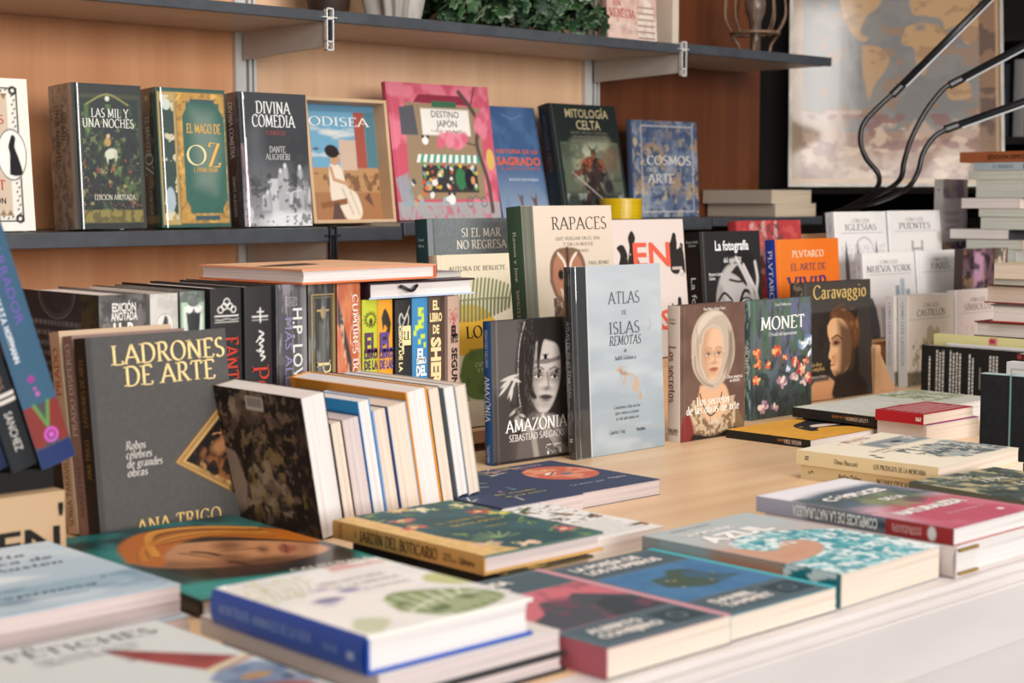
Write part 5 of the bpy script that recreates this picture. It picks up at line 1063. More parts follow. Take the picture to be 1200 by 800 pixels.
book('dark hardcover with brightly lit face and gold lettering, right of the pond flower book', (2.299, 1.701, 0, 0, .057), .204, .208, .026, a_car, lambda A: (A.fill('3c3832'), A.nz(20, '8a8272', .6, .66, .8, 3)), '1c1816', mat=GLOSS, group=GD, cell=.0013,
     ft=[('Caravaggio', .54, .855, dict(size=.0235, col='cfae68', fit=.78)), ('La obra', .24, .29, dict(size=.0075, col='c0a060', fit=.15, align='r')), ('completa', .28, .25, dict(size=.0075, col='c0a060', fit=.18, align='r')), ('Sebastian Schutze', .3, .19, dict(size=.005, col='b0a898', fit=.22, align='r'))])

# ------------------------------------------------------------------ standing display books, raised lines behind
def a_ber(A):
    A.fill('d8cbb0'); A.e(.36, .56, .22, .15, 'd2a234'); A.sp([(.2, .30), (.3, .42), (.55, .45), (.8, .42), (.94, .32), (.86, .2), (.55, .15), (.3, .18)], '5f7038', .012); A.nz(9, '4c5c2e', .5, .65, .6, 4, mask=((A.V < .45) & (A.V > .15) & (A.U > .25)).astype(float))
    A.sh(0, .075)
    A.l([(-.1, .6), (.3, .66), (.6, .665), (.98, .66)], .008, '5a5c3a')
    for k in range(17):
        u = .12 + k * .053
        A.l([(u, .66), (u + .045, .66 + .10 * math.sin(PI * (.15 + .75 * k / 17)) + .02)], .017, '7c8258'); A.l([(u, .655), (u - .02, .65 - .09 * math.sin(PI * (.3 + .65 * k / 17)) - .02)], .02, '6f7650')
    A.l([(0, .7), (.25, .66)], .006, '5a5c3a')
book('cream book with fern frond over yellow and green blobs, right of the spine row', (1.488, 1.715, .03, -.02, .098), .136, .246, .018, a_ber, 'cfc2a8', 'cfc2a8', hard=True, mat=MATTE, group=GD, cell=.0013,
     ft=[('AUTORA DE BERUETE', .94, .905, dict(size=.0062, col='7a7062', fit=.8, align='r')), ('LOSÍN', .58, .515, dict(size=.0165, col='1f1d18', fit=.52)), ('ESPIRITUAL', .60, .345, dict(size=.006, col='c0bc98', fit=.36, shear=.2)), ('Y FILOSOFIA', .62, .31, dict(size=.006, col='c0bc98', fit=.36, shear=.2)), ('DESDE', .66, .275, dict(size=.006, col='c0bc98', fit=.2, shear=.2)), ('EL JARDIN', .66, .24, dict(size=.006, col='c0bc98', fit=.28, shear=.2))])
book('slate grey hardcover with white title, behind the fern book', (1.667, 1.96, .16, 0, .069), .205, .162, .030, lambda A: (A.fill('6e7576'), A.nz(50, '7c8384', .45, .6, .6, 3), A.r(0, 0, .055, 1, '7f8687'), A.r(.055, 0, .07, 1, '5a6162')), '274348', '5f6668', mat=CLOTH, group=GD, cell=.0016,
     ft=[('SI EL MAR', .56, .815, dict(size=.0135, col='ece4d2', fit=.42, bold=.9)), ('NO REGRESA', .56, .695, dict(size=.0135, col='ece4d2', fit=.54, bold=.9))], st=[('Sara', .5, .80, dict(size=.005, col='b8c4c4', dir='across', fit=.45)), ('Mesa', .5, .74, dict(size=.005, col='b8c4c4', dir='across', fit=.45)), ('Alba', .5, .56, dict(size=.005, col='b8c4c4', dir='across', fit=.45)), ('Llorca', .5, .50, dict(size=.005, col='b8c4c4', dir='across', fit=.5))])
def a_rap(A):
    A.gv('c2b8a2', 'dccbb8', .2, .9); A.r(0, 0, .125, 1, '6e6f62'); A.r(.09, 0, .1, 1, '56594e')
    A.sh(-.13, -.02)
    A.sp([(.44, .46), (.42, .3), (.48, .1), (.6, .05), (.74, .1), (.8, .3), (.78, .46)], '6a5446', .01); A.nz(34, 'b09a86', .5, .58, .8, 5, 1.5, .7, (.42, .05, .82, .46)); A.nz(44, '3f3029', .55, .6, .8, 6, 1.5, .7, (.42, .05, .82, .46))
    A.sp([(.395, .56), (.41, .68), (.48, .75), (.6, .765), (.72, .75), (.79, .68), (.8, .56), (.74, .46), (.6, .42), (.46, .46)], '7a5a46', .01)
    A.sp([(.43, .57), (.45, .68), (.53, .73), (.59, .66), (.585, .55), (.56, .47), (.48, .48)], 'a8745a', .012); A.sp([(.61, .66), (.67, .73), (.75, .68), (.77, .57), (.72, .48), (.64, .47), (.615, .55)], 'a8745a', .012)
    A.l([(.5, .73), (.57, .66), (.6, .5)], .018, 'ddd0bf', .008, 1, True); A.l([(.7, .73), (.63, .66), (.6, .5)], .018, 'ddd0bf', .008, 1, True); A.l([(.6, .76), (.6, .6)], .02, '4a3328', .01); A.e(.52, .6, .024, .03, '1c1614'); A.e(.68, .6, .024, .03, '1c1614'); A.ring(.52, .6, .026, .033, .006, '8a5a44'); A.p([(.585, .56), (.615, .56), (.6, .5)], 'c8b890'); A.sp([(.5, .52), (.56, .5), (.6, .46), (.64, .5), (.7, .52), (.66, .44), (.6, .42), (.54, .44)], 'c9b8a4', .01)
book('tall cream hardcover with a brown owl and green spine, behind the film-wrapped atlas', (1.752, 1.822, .08, 0, .089), .204, .262, .034, a_rap, '3d5a48', 'b8a894', mat=MATTE, group=GD, cell=.0013,
     ft=[('RAPACES', .62, .855, dict(size=.0195, col='4a4038', fit=.62, bold=.75)), ('QUE VUELAN EN EL DÍA', .6, .79, dict(size=.005, col='8a8074', fit=.5)), ('Y EN LA NOCHE', .6, .755, dict(size=.005, col='8a8074', fit=.34)), ('ILUSTRADO', .6, .715, dict(size=.0045, col='8a7a6c', fit=.22)), ('PAUL BEHNT', .82, .635, dict(size=.0055, col='7a7064', fit=.24))],
     st=[('Ramon y Jose', .5, .85, dict(size=.0065, col='d8dccc', align='l', fit=.3)), ('RAPACES EN LA NOCHE', .5, .5, dict(size=.0065, col='c8d0c0', align='l', fit=.36))])
def a_en(A):
    A.fill('dccdc4')
    K = '2b2523'
    A.sp([(.14, .42), (.1, .6), (.16, .74), (.12, .8), (.2, .82), (.25, .75), (.26, .66), (.36, .66), (.46, .62), (.5, .56), (.46, .5), (.44, .4), (.4, .4), (.38, .5), (.26, .52), (.22, .42)], K); A.sp([(.24, .66), (.28, .8), (.27, .87), (.32, .92), (.36, .87), (.34, .8), (.4, .66)], K)
    A.sp([(.8, .62), (.78, .78), (.82, .84), (.86, .9), (.9, .84), (.9, .78), (.96, .8), (.985, .74), (.99, .6), (.94, .64), (.9, .6), (.84, .6)], K); A.e(.87, .87, .022, .03, K); A.e(.96, .80, .018, .024, K); A.e(.79, .8, .018, .024, K); A.r(.82, .63, .95, .65, 'c8b8ac')
    A.sp([(.82, .08), (.84, .2), (.82, .3), (.86, .36), (.87, .42), (.91, .42), (.92, .35), (.96, .28), (.95, .16), (.96, .06)], K); A.l([(.84, .3), (.79, .38)], .014, K)
    A.r(.4, .62, .56, .655, K); A.dots(20, ['dccdc4'], .003, .008, (.12, .45, .97, .85), 5, .6)
book('pale pink hardcover with small black figures and coral capitals, right of the owl book', (1.985, 1.862, .08, 0, .10), .197, .238, .022, a_en, 'cfc0b6', 'cfc0b6', mat=MATTE, group=GD, cell=.0013,
     ft=[('EN', .56, .66, dict(size=.042, col='e0604a', font='sans', fit=.48, bold=.03)), ('CASA', .6, .2, dict(size=.034, col='e0604a', font='sans', fit=.7, bold=.03)), ('DE', .95, .58, dict(size=.006, col='b0a49c', font='sans', fit=.05))])
def a_fot(A):
    A.fill('262322'); A.r(0, 0, .08, 1, '2e2b2a')
    A.sh(0, .15)
    A.sp([(.22, .1), (.24, .34), (.36, .52), (.56, .58), (.76, .5), (.86, .34), (.88, .0), (.3, -.1)], 'b8b2ae', .03); A.sp([(.22, .1), (.24, .3), (.3, .4), (.36, .3), (.34, .0)], '8a8480', .05, .8)
    A.sp([(.28, .48), (.45, .58), (.66, .56), (.8, .46), (.9, .6), (.7, .7), (.4, .66)], '1c1918', .02); A.sp([(.48, .5), (.6, .46), (.74, .38), (.78, .46), (.62, .56)], '26211f', .015); A.l([(.46, .44), (.62, .42), (.74, .44)], .02, '2a2523', .008, 1, True)
    A.l([(.26, .27), (.36, .33), (.48, .27)], .022, '1c1817', .008, 1, True); A.e(.37, .2, .075, .05, 'e6e2de', 0, .008); A.e(.38, .2, .036, .042, '1c1817'); A.e(.39, .215, .008, .008, 'ffffff'); A.ring(.37, .2, .078, .054, .014, '2a2523')
    A.l([(.6, .22), (.7, .34), (.84, .3)], .03, '1c1817', .008, 1, True); A.e(.72, .22, .08, .055, 'e0dcd8', 15, .008); A.e(.73, .22, .036, .044, '1c1817'); A.ring(.72, .22, .082, .06, .016, '2a2523')
    A.l([(.98, .0), (.86, .24), (.76, .42), (.64, .56), (.58, .62)], .04, 'c4beba', .012, 1, True); A.l([(.95, .1), (.9, .3), (.93, .44), (.9, .58)], .034, 'cac4c0', .012, 1, True); A.l([(.97, .1), (.9, .32), (.8, .44), (.7, .56)], .03, 'd0cac6', .012, 1, True); A.e(.5, .06, .05, .02, '1c1817')
book('black hardcover with a wide-eyed black and white face, behind the headscarf portrait book', (2.220, 1.862, .08, 0, .082), .170, .214, .034, a_fot, '171616', '1c1a1a', mat=GLOSS, group=GD, cell=.0013,
     ft=[('La fotografía', .52, .84, dict(size=.0175, col='f0eeec', font='sans', fit=.56, bold=.035)), ('del siglo XX', .52, .735, dict(size=.010, col='e6e4e2', font='sans', fit=.3, bold=.02)), ('Museum Ludwig', .12, .63, dict(size=.0055, col='dcdad8', font='sans', align='l', fit=.22, bold=.03)), ('Colonia', .12, .595, dict(size=.0055, col='dcdad8', font='sans', align='l', fit=.1, bold=.03))],
     st=[('Museum Ludwig', .5, .92, dict(size=.0045, col='c8d4d0', font='sans', dir='across', fit=.8)), ('Colonia', .5, .89, dict(size=.0045, col='c8d4d0', font='sans', dir='across', fit=.5)), ('La fotografía', .5, .62, dict(size=.012, col='e0e0de', font='sans', align='l', fit=.6))])
def a_red(A): A.fill('b03a3c'); A.nz(7, 'c9a09a', .5, .58, .9, 3, 1, 1, (.2, .3, .62, 1)); A.nz(12, '5a4444', .55, .6, .8, 6, box=(.2, 0, .7, .95)); A.nz(6, 'd05a52', .55, .66, .7, 9); A.r(.72, .55, .9, .6, 'd88a4a', .02)
book('red patterned hardcover peeping up behind the black wide-eyed face book', (2.47, 1.985, .16, 0, .1), .205, .15, .02, a_red, '9a3034', '9a3034', mat=GLOSS, group=GD, cell=.002)
book('orange hardcover with a royal blue spine, left of the pale architecture guides', (2.434, 1.862, .08, 0, .077), .198, .197, .023, lambda A: (A.fill('e2701c'), A.e(.2, .9, .3, .3, 'e88030', 0, .3, .5)), '2340a0', 'c8601a', mat=MATTE, group=GD, cell=.0016,
     ft=[('PLVTARCO', .5, .825, dict(size=.0125, col='f0e2c8', fit=.5)), ('EL ARTE DE', .5, .70, dict(size=.0125, col='4a3a5c', fit=.56)), ('VIVIR', .48, .50, dict(size=.027, col='2c2c6a', fit=.66, bold=1.2))],
     st=[('PLVTARCO', .5, .90, dict(size=.0095, col='e8e8f0', align='l', fit=.54, bold=1.1)), ('EL ARTE', .5, .2, dict(size=.008, col='e2701c', align='l', fit=.18))])
GA = 'pale architecture guides'
def guide(label, P, title, pic, w=.17, h=.17, t=.02, tint='e6e1dd', tcol='5f5c5c', n=None, spine='cfd6da', fit=.6):
    def a(A):
        A.fill(tint); A.r(.0, 0, .03, 1, 'f0ecea'); A.r(.12, .735, .92, .742, 'a8a2a0'); pic(A)
    return book(label, P, w, h, t, a, spine, 'd8d4d0', 'white', MATTE, False, [('CÓMO LEER', .5, .865, dict(size=.0075, col='9a9694', fit=.34, bold=.8)), (title, .5, .77, dict(size=.0125, col=tcol, fit=fit, bold=.85))], [('CÓMO LEER ' + title, .5, .93, dict(size=.006, col='8aa0ac', align='l', fit=.7))], GA, .0016)
def p_ig(A): A.nz(30, 'b4b0b4', .55, .62, .5, 3, box=(.1, .0, .95, .6)); A.ring(.55, .48, .2, .2, .03, 'c9bcc8'); [A.p([(u - .045, 0), (u - .035, .42), (u, .66), (u + .035, .42), (u + .045, 0)], c) for u, c in ((.2, '6a676a'), (.42, '8a8688'), (.78, '77747a'))]
def p_pu(A): A.r(.42, .2, .46, .62, 'a8a4a2'); A.r(.6, .2, .64, .62, 'a8a4a2'); A.r(.42, .5, .64, .53, 'a8a4a2'); A.l([(.1, .3), (.42, .4)], .01, 'b0acaa'); A.l([(.64, .4), (.95, .3)], .01, 'b0acaa'); A.r(.05, .28, .97, .31, 'a09c9a')
def p_ny(A): [A.r(.3 + k * .1, 0, .38 + k * .1, hh, c, .01) for k, (hh, c) in enumerate(((.35, 'b8bcc4'), (.48, 'a8aeb8'), (.42, 'c0c4ca'), (.6, '9aa2ae'), (.68, 'b0b6c0'), (.55, 'a4aab4')))]; A.sp([(.0, .0), (.02, .3), (.08, .36), (.07, .45), (.14, .47), (.18, .4), (.22, .3), (.25, .0)], '5c5e64', .01); A.l([(.08, .44), (.05, .62)], .02, '5c5e64')
def p_pa(A): A.l([(.82, 0), (.82, .5)], .02, '77747a'); A.p([(.3, .2), (.45, .5), (.6, .2)], 'd4bcb8', .02); A.p([(.78, .0), (.82, .3), (.86, .0)], '77747a')
def p_ca(A): A.fill('ddd2c4'); A.r(.0, 0, .03, 1, 'e8e0d6'); A.r(.04, .735, .92, .742, 'a8a2a0'); A.sp([(.3, .1), (.32, .5), (.4, .52), (.42, .62), (.5, .66), (.58, .6), (.62, .64), (.7, .55), (.72, .1)], 'b8ab90', .03); A.nz(16, '8a8268', .5, .62, .8, 4, box=(.1, .0, .9, .5)); A.r(0, 0, 1, .16, '77725c', .05); A.nz(30, '55523f', .5, .58, .8, 6, box=(0, 0, 1, .16))
guide('pale architecture guide with dark church spires, upper row left', (2.715, 1.932, .16, 0, .1), 'IGLESIAS', p_ig, .182, .166, .02)
guide('pale architecture guide with a grey bridge, upper row right', (2.903, 1.932, .16, 0, .1), 'PUENTES', p_pu, .2, .167, .02)
guide('pale architecture guide with skyscrapers and a statue silhouette, middle row left', (2.671, 1.832, .08, 0, .097), 'NUEVA YORK', p_ny, .18, .167, .016, fit=.86)
guide('pale architecture guide with a thin dark tower, middle row right', (2.856, 1.832, .08, 0, .097), 'PARÍS', p_pa, .179, .167, .018, fit=.4)
guide('warm cream architecture guide with a castle, front row beside the wooden bookend', (2.627, 1.71, 0, 0, .028), 'CASTILLOS', p_ca, .161, .171, .02, 'e0d4c8', '4c4846', spine='d4dade')
guide('second copy of the castle guide, standing directly behind the first with only its spine clear', (2.618, 1.733, 0, 0, .028), 'CASTILLOS', p_ca, .161, .171, .018, 'e0d4c8', '4c4846', spine='d4dade')
guide('pinkish architecture guide beside the castle guide, half hidden by the messy pile', (2.792, 1.71, 0, 0, .028), 'SÍMBOLOS', lambda A: A.nz(8, 'cfb8ae', .5, .65, .6, 4, box=(.1, 0, .9, .6)), .165, .175, .018, 'dccbc4', '9a8884')
# ------------------------------------------------------------------ books lying flat on the counter
GB = 'books lying flat on the counter'
def flat(label, X, Y, z, yaw, w, h, t, front, spine=None, back=None, pages='white', hard=False, ft=(), st=(), mat=MATTE, cell=.0022, **k):
    return book(label, (X, Y, z, yaw), w, h, t, front, spine, back, pages, mat, hard, ft, st, GB, cell, flat=True, **k)
# far left pile of three, the pair in front of it
def a_geo(A): A.gv('a9c0cf', 'c3d4de', 0, 1); A.nz(4, 'd4e0e6', .45, .7, .8, 3, .6, 1); A.r(.0, .2, 1, .34, '8fb0c0', .06, .7); A.nz(8, '7c98ac', .55, .68, .7, 5, .7, 2, (0, .0, 1, .35)); A.p([(0, .62), (.3, .6), (.6, .45), (0, .4)], 'dfe8ec', .05); A.l([(.05, .16), (.6, .14)], .01, '5a7488', .01); A.l([(.0, .05), (1, .02)], .03, 'b8ccd6', .03)
flat('pale blue paperback with a washed seascape, topmost of the far left pile', .540, 1.153, .0265, 0, .167, .231, .0135, a_geo, 'b8ccd6', 'b8a8a8', 'pink', ft=[('Geografía', .42, .80, dict(size=.011, col='4c5c68', fit=.62, shear=.15)), ('poetica de', .52, .70, dict(size=.011, col='4c5c68', fit=.6, shear=.15)), ('Austen', .6, .60, dict(size=.011, col='4c5c68', fit=.42, shear=.15)), ('Espinosa', .4, .20, dict(size=.009, col='3f5a72', fit=.6, shear=.15)), ('e', .8, .28, dict(size=.008, col='4c5c68'))])
flat('pale blue paperback in the middle of the far left pile', .542, 1.155, .0133, .008, .167, .231, .013, 'b4c8d4', 'b8ccd6', 'b8a8a8', 'pink')
flat('pale blue paperback at the bottom of the far left pile', .546, 1.15, 0, -.006, .167, .231, .013, 'b4c8d4', 'b8ccd6', 'b8a8a8', 'pink')
def a_fic(A):
    A.gv('c9d2d2', 'd6dcda', 0, 1); A.p([(.64, .78), (.66, .80), (1.0, .46), (.80, .40), (.68, .62)], '9c4c4a', .01); A.nz(9, '7c3a3c', .5, .66, .6, 4, mask=((A.U > .64) & (A.V > .42) & (A.V < .8) & (A.U + A.V * .95 < 1.42) & (A.U + A.V > 1.22)).astype(float)); A.l([(.78, .42), (.99, .49)], .03, 'd4cdb0', .01, 1, True)
    A.sp([(.72, .34), (.8, .4), (.96, .42), (1, .34), (.94, .2), (.82, .14), (.74, .22)], '7f93ac', .015); A.nz(10, '54688c', .5, .62, .7, 7, mask=((A.U > .72) & (A.V < .4) & (A.V > .14)).astype(float)); A.e(.87, .3, .05, .025, 'b08a54', 0, .01); A.e(.8, .12, .14, .1, '9a5a50', 0, .02); A.sp([(.1, .4), (.3, .5), (.4, .3), (.2, .2)], '9a5450', .02); A.e(.95, .24, .02, .014, '24282c')
flat('white paperback with a red pointed cap and blue bird, nearest the lower left corner', .448, .848, .0155, 0, .203, .252, .0145, a_fic, 'c4ccca', 'c4ccca', 'white', ft=[('FETICHES', .62, .865, dict(size=.017, col='55606a', fit=.6, bold=.8)), ('El', .45, .95, dict(size=.008, col='6a747c')), ('UN VIAJE A LOS', .58, .80, dict(size=.005, col='7c868c', fit=.4)), ('OBJETOS MAGICOS', .57, .76, dict(size=.005, col='7c868c', fit=.38))])
flat('white paperback directly under the one with the red pointed cap', .452, .853, .0, 0, .203, .250, .015, 'c9d0ce', 'c4ccca', 'c4ccca', 'white')
# green portrait book
def a_port(A):
    A.fill('0f3c3c'); A.nz(5, '1f7a78', .5, .7, .8, 3); A.p([(0, 0), (1, 0), (1, .22), (.5, .14), (0, .2)], '2aa09a', .06); A.p([(.04, .5), (.28, .56), (.2, .8), (.04, .75)], '2a8e8a', .1, .8); A.sp([(.15, .3), (.25, .2), (.5, .14), (.9, .14), (1, .5), (.7, .9), (.3, .85), (.14, .6)], '161c1c', .04)
    A.face(.54, .46, .30, 'c98f64', '5c3424', '1c1412', '9a5242', .3, False, 62)
    A.l([(.42, .55), (.46, .50), (.47, .46)], .028, '2a1a16', .015, .9, True); A.l([(.45, .36), (.47, .31), (.46, .26)], .026, '2a1a16', .015, .9, True); A.l([(.36, .56), (.40, .49), (.42, .45)], .014, '5a3220', .012, .9, True); A.sp([(.3, .2), (.5, .2), (.72, .28), (.62, .34), (.45, .34), (.33, .3)], '4a2a20', .06, .6)
    A.sp([(.08, .54), (.20, .76), (.40, .90), (.64, .92), (.86, .82), (1.02, .62), (.98, .42), (.84, .56), (.64, .72), (.44, .68), (.28, .56), (.18, .44)], 'c06a1c', .02)
    rn = random.Random(2)
    for k in range(26):
        o_, c = rn.uniform(0, .2), rn.choice(['e89a30', 'f0b044', 'd88024', '8a4416', 'eaa63a', 'c8701e', '6a3210'])
        A.l([(.12 + o_ * .7, .52 + o_ * .3), (.26 + o_ * .4, .74 + o_ * .25 - .06), (.48, .70 + o_ * 1.0), (.70, .70 + o_ * .95), (.88 + o_ * .2, .58 + o_ * .9)], rn.uniform(.008, .02), c, .012, .85, True)
flat('dark green hardcover with an orange-haired painted face, lying behind the blue-spined book', .741, 1.177, 0, -.05, .214, .312, .016, a_port, '141414', '141414', 'white', hard=True, mat=GLOSS, cell=.0016, ft=[('CALIFORNIA', .76, .12, dict(size=.010, col='e4e0d4', fit=.42, bold=1.2))])
# blue-spined book on two others
def a_blu(A):
    A.fill('f2f2ee'); A.nz(5, 'e4e6e8', .5, .7, .6, 3)
    for k in range(7): A.l([(.04 + .04 * k, .66), (.08 + .05 * k, .8), (.05 + .06 * k, .93)], .008, 'b4bc84', .006, .8, True)
    A.dots(26, ['c0c890', 'd2d6a8'], .008, .02, (.02, .62, .45, .97), 4, .8, .008); A.e(.26, .52, .07, .035, '6c72a0', 0, .02); A.e(.46, .6, .05, .03, '8688b4', 0, .02); A.e(.36, .68, .04, .02, 'b89ac0', 0, .02); A.e(.22, .46, .04, .02, 'c0c2d4', 0, .02); A.nz(10, 'd49a94', .5, .6, .8, 6, box=(.62, .9, .98, 1))
    A.sp([(.38, .2), (.46, .38), (.62, .44), (.9, .30), (.95, .12), (.74, .03), (.5, .04)], '7d9a62', .015); A.l([(.40, .16), (.66, .26), (.92, .24)], .014, 'e4ead8', .008, 1, True)
    for k in range(6): A.l([(.46 + .07 * k, .19 + .012 * k), (.44 + .085 * k, .40 - .012 * k)], .016, 'dfe6d0', .008); A.l([(.5 + .07 * k, .2 + .01 * k), (.54 + .07 * k, .05 + .01 * k)], .014, 'e4ead8', .008)
    A.e(.56, .13, .05, .035, '4f7048', 20, .02); A.e(.8, .2, .05, .035, '5c7c50', -20, .02); A.e(.48, .28, .04, .03, '5c7c50', 40, .02)
    A.sp([(.84, .5), (.9, .58), (1, .58), (1, .36), (.9, .4)], 'c2cc8c', .02); A.sp([(.02, .1), (.14, .22), (.26, .14), (.1, .02)], 'c9d2b4', .02)
flat('thick hardcover with a bright blue spine and watercolour plants, topmost at the counter front', .677, .866, .0308, 0, .158, .190, .028, a_blu, lambda A: A.fill('1b50ac'), '1b50ac', 'white', hard=True, mat=GLOSS, bulge=.004, hinge=True,
     ft=[('UNA HISTORIA', .6, .72, dict(size=.007, col='a4a8ac', fit=.42)), ('DE LA MIRADA', .62, .64, dict(size=.007, col='a4a8ac', fit=.42)), ('AL NATURAL', .66, .55, dict(size=.006, col='b0b4b8', fit=.3))], st=[('MONSTRUOS, ANIMALES DE LA VIDA', .55, .93, dict(size=.0075, col='8fa8d8', align='l', fit=.62)), ('AKAL', .5, .24, dict(size=.005, col='8fa8d8', align='l', fit=.1)), ('oo', .5, .09, dict(size=.008, col='d8e2f4', align='l', fit=.04, font='sans', bold=.03))])
flat('off-white paperback directly beneath the blue-spined hardcover', .684, .862, .0148, 0, .176, .225, .0155, lambda A: (A.fill('d8d2cc'), A.nz(6, 'b8703c', .62, .68, .8, 3, box=(0, .3, .15, .7))), 'cfc6be', 'cfc6be', 'pink')
flat('black hardcover at the bottom of the pile under the blue-spined book', .690, .855, 0, 0, .170, .21, .0146, '26272a', '1e1f22', '1e1f22', 'pink', hard=True)
# apothecary garden book and what lies under it
def a_jar(A):
    A.fill('34565c'); A.nz(6, '42666c', .45, .65, .7, 3); A.r(0, 0, .16, 1, 'dcb87c'); A.nz(30, 'e8c88c', .5, .6, .6, 4, box=(0, 0, .16, 1)); A.p([(.16, 0), (.16, .4), (.2, .2), (.26, .06), (.3, 0)], 'dcb87c')
    rn = random.Random(5)
    for u, v, c in ((.3, .78, 'c87a6c'), (.22, .62, 'c86a62'), (.88, .16, 'c86474'), (.9, .86, 'd8d0b0'), (.62, .9, 'e4ddc0'), (.5, .97, 'cfae7c'), (.95, .62, 'd8d060'), (.86, .7, 'b85a4c'), (.24, .16, 'd8b4a4'), (.42, .06, 'e4c8b0')):
        for k in range(9): a = rn.uniform(0, 6.28); A.e(u + .055 * math.cos(a), v + .028 * math.sin(a), .03, .014, c, math.degrees(a), .006)
        A.e(u, v, .02, .014, 'e8dca8', 0, .006)
    for k in range(60): u, v, a = rn.choice([(rn.uniform(.18, 1), rn.uniform(0, .2)), (rn.uniform(.18, 1), rn.uniform(.82, 1)), (rn.uniform(.18, .34), rn.random()), (rn.uniform(.84, 1), rn.random())]) + (rn.uniform(0, 180),); A.e(u, v, .032, .008, rn.choice(['7c9a58', '5c8454', '98a868', '42704c']), a, .005)
    for k in range(8): A.l([(.42, .22), (.42 + .16 * math.cos(k * .42), .22 + .12 * math.sin(k * .42))], .01, '8aa878', .006)
flat('teal botanical hardcover with a tan spine, lying in front of the leaning page-edge row', .965, 1.064, .0205, 0, .155, .223, .0182, a_jar, 'c89c5c', 'c89c5c', 'pink', hard=True, cell=.0013, ft=[('EL JARDIN DEL', .58, .58, dict(size=.007, col='c8b468', fit=.4)), ('BOTICARIO', .6, .5, dict(size=.008, col='c8b468', fit=.4)), ('ANDREA', .64, .4, dict(size=.005, col='b8b078', fit=.2))],
     st=[('JARDÍN DEL BOTICARIO', .5, .80, dict(size=.0105, col='3f3018', align='l', fit=.52, bold=1.2)), ('EL', .5, .84, dict(size=.005, col='3f3018', align='l', fit=.02)), ('DINA', .62, .24, dict(size=.0035, col='4a3a20', align='l', fit=.05, font='sans')), ('BOTICA', .38, .24, dict(size=.0035, col='4a3a20', align='l', fit=.08, font='sans')), ('Librero', .5, .14, dict(size=.0065, col='3f3018', align='l', fit=.09, font='sans', bold=.03)), ('AGATA', .5, .94, dict(size=.006, col='5a4424', dir='across', fit=.8))])
flat('black floral-edged hardcover directly under the teal botanical book', .978, 1.056, 0, 0, .120, .215, .0202, lambda A: (A.fill('1c1c1c'), A.nz(20, 'a8924a', .58, .64, .8, 3)), '1a1a1a', '1a1a1a', 'tan', hard=True)
def a_ins(A):
    A.fill('e8e8e6'); A.rows((.1, .05, .95, .4), 7, '8a8a88', 3, .9, .5)
    for u, v, r, a in ((.5, .9, .09, 20), (.62, .84, .06, 60), (.78, .66, .08, 100), (.9, .5, .07, 40), (.94, .15, .07, 10), (.3, .75, .05, 0)): A.e(u, v, r, r * .3, '5c5a48', a, .008); A.e(u + .03, v - .03, r * .6, r * .3, '9a6a4a', a + 40, .008); A.l([(u - .1, v), (u + .1, v + .02)], .006, '3a3c34')
    A.e(.7, .9, .1, .02, '4a6a44', 30, .006); A.e(.35, .95, .08, .02, '5a7a4c', -20, .006); A.nz(30, '6a5a44', .64, .68, .7, 6, box=(.4, .4, 1, 1))
flat('white paperback with drawings of insects, tucked behind the teal botanical book', 1.102, 1.104, 0, 0, .150, .178, .0195, a_ins, 'dcdcd8', 'dcdcd8', 'white', ft=[('INSECTOS', .4, .5, dict(size=.014, col='6a6a68', fit=.6))])
def a_nav(s):
    def a(A):
        A.fill('384562'); A.nz(40, '3d4966', .5, .6, .5, 3)
        if s:
            A.e(.60, .60, .25, .25, 'cc6a54', 0); A.nz(7, 'e09a7c', .48, .6, .9, 6, mask=(np.hypot((A.X - .60 * A.a) / .24, (A.Y - .60) / .24) < 1).astype(float)); A.e(.5, .62, .06, .03, 'ece4dc', 20, .006); A.e(.62, .56, .05, .03, '6a7494', 0, .01); A.l([(.45, .58), (.62, .66), (.75, .6)], .02, 'a8483c', .01, 1, True)
        rn = random.Random(8 + s)
        for k in range(12): u, v = rn.uniform(.02, .5 if s else .98), rn.uniform(.75 if s else .1, .98); A.l([(u, v), (u + rn.uniform(-.12, .12), v + rn.uniform(-.08, .08)), (u + rn.uniform(-.1, .14), v + rn.uniform(-.06, .1))], .009, rn.choice(['c8c468', '7aa8b8', 'c88a9a', 'dcd8d0']), .004, 1, True)
    return a
flat('navy paperback with a round coral picture, in front of the small dark portrait book', 1.3205, 1.296, 0, -.01, .141, .19, .019, a_nav(1), '2c3650', '2c3650', 'pink', cell=.0014, ft=[('MARY SHELLEY', .42, .88, dict(size=.011, col='d8b0b8', fit=.7)), ('La mujer que', .4, .2, dict(size=.006, col='c8ccd4', fit=.4, shear=.2)), ('Opera', .8, .22, dict(size=.007, col='d8d8e0', fit=.2))])
flat('navy paperback with scribbled colour lines, left of the one with the round coral picture', 1.1915, 1.284, 0, 0, .127, .185, .0208, a_nav(0), '2c3650', '2c3650', 'pink', cell=.0014, ft=[('los mundos', .58, .3, dict(size=.006, col='c8c468', fit=.5, shear=.2)), ('de una autora', .6, .22, dict(size=.006, col='c8c468', fit=.5, shear=.2))])
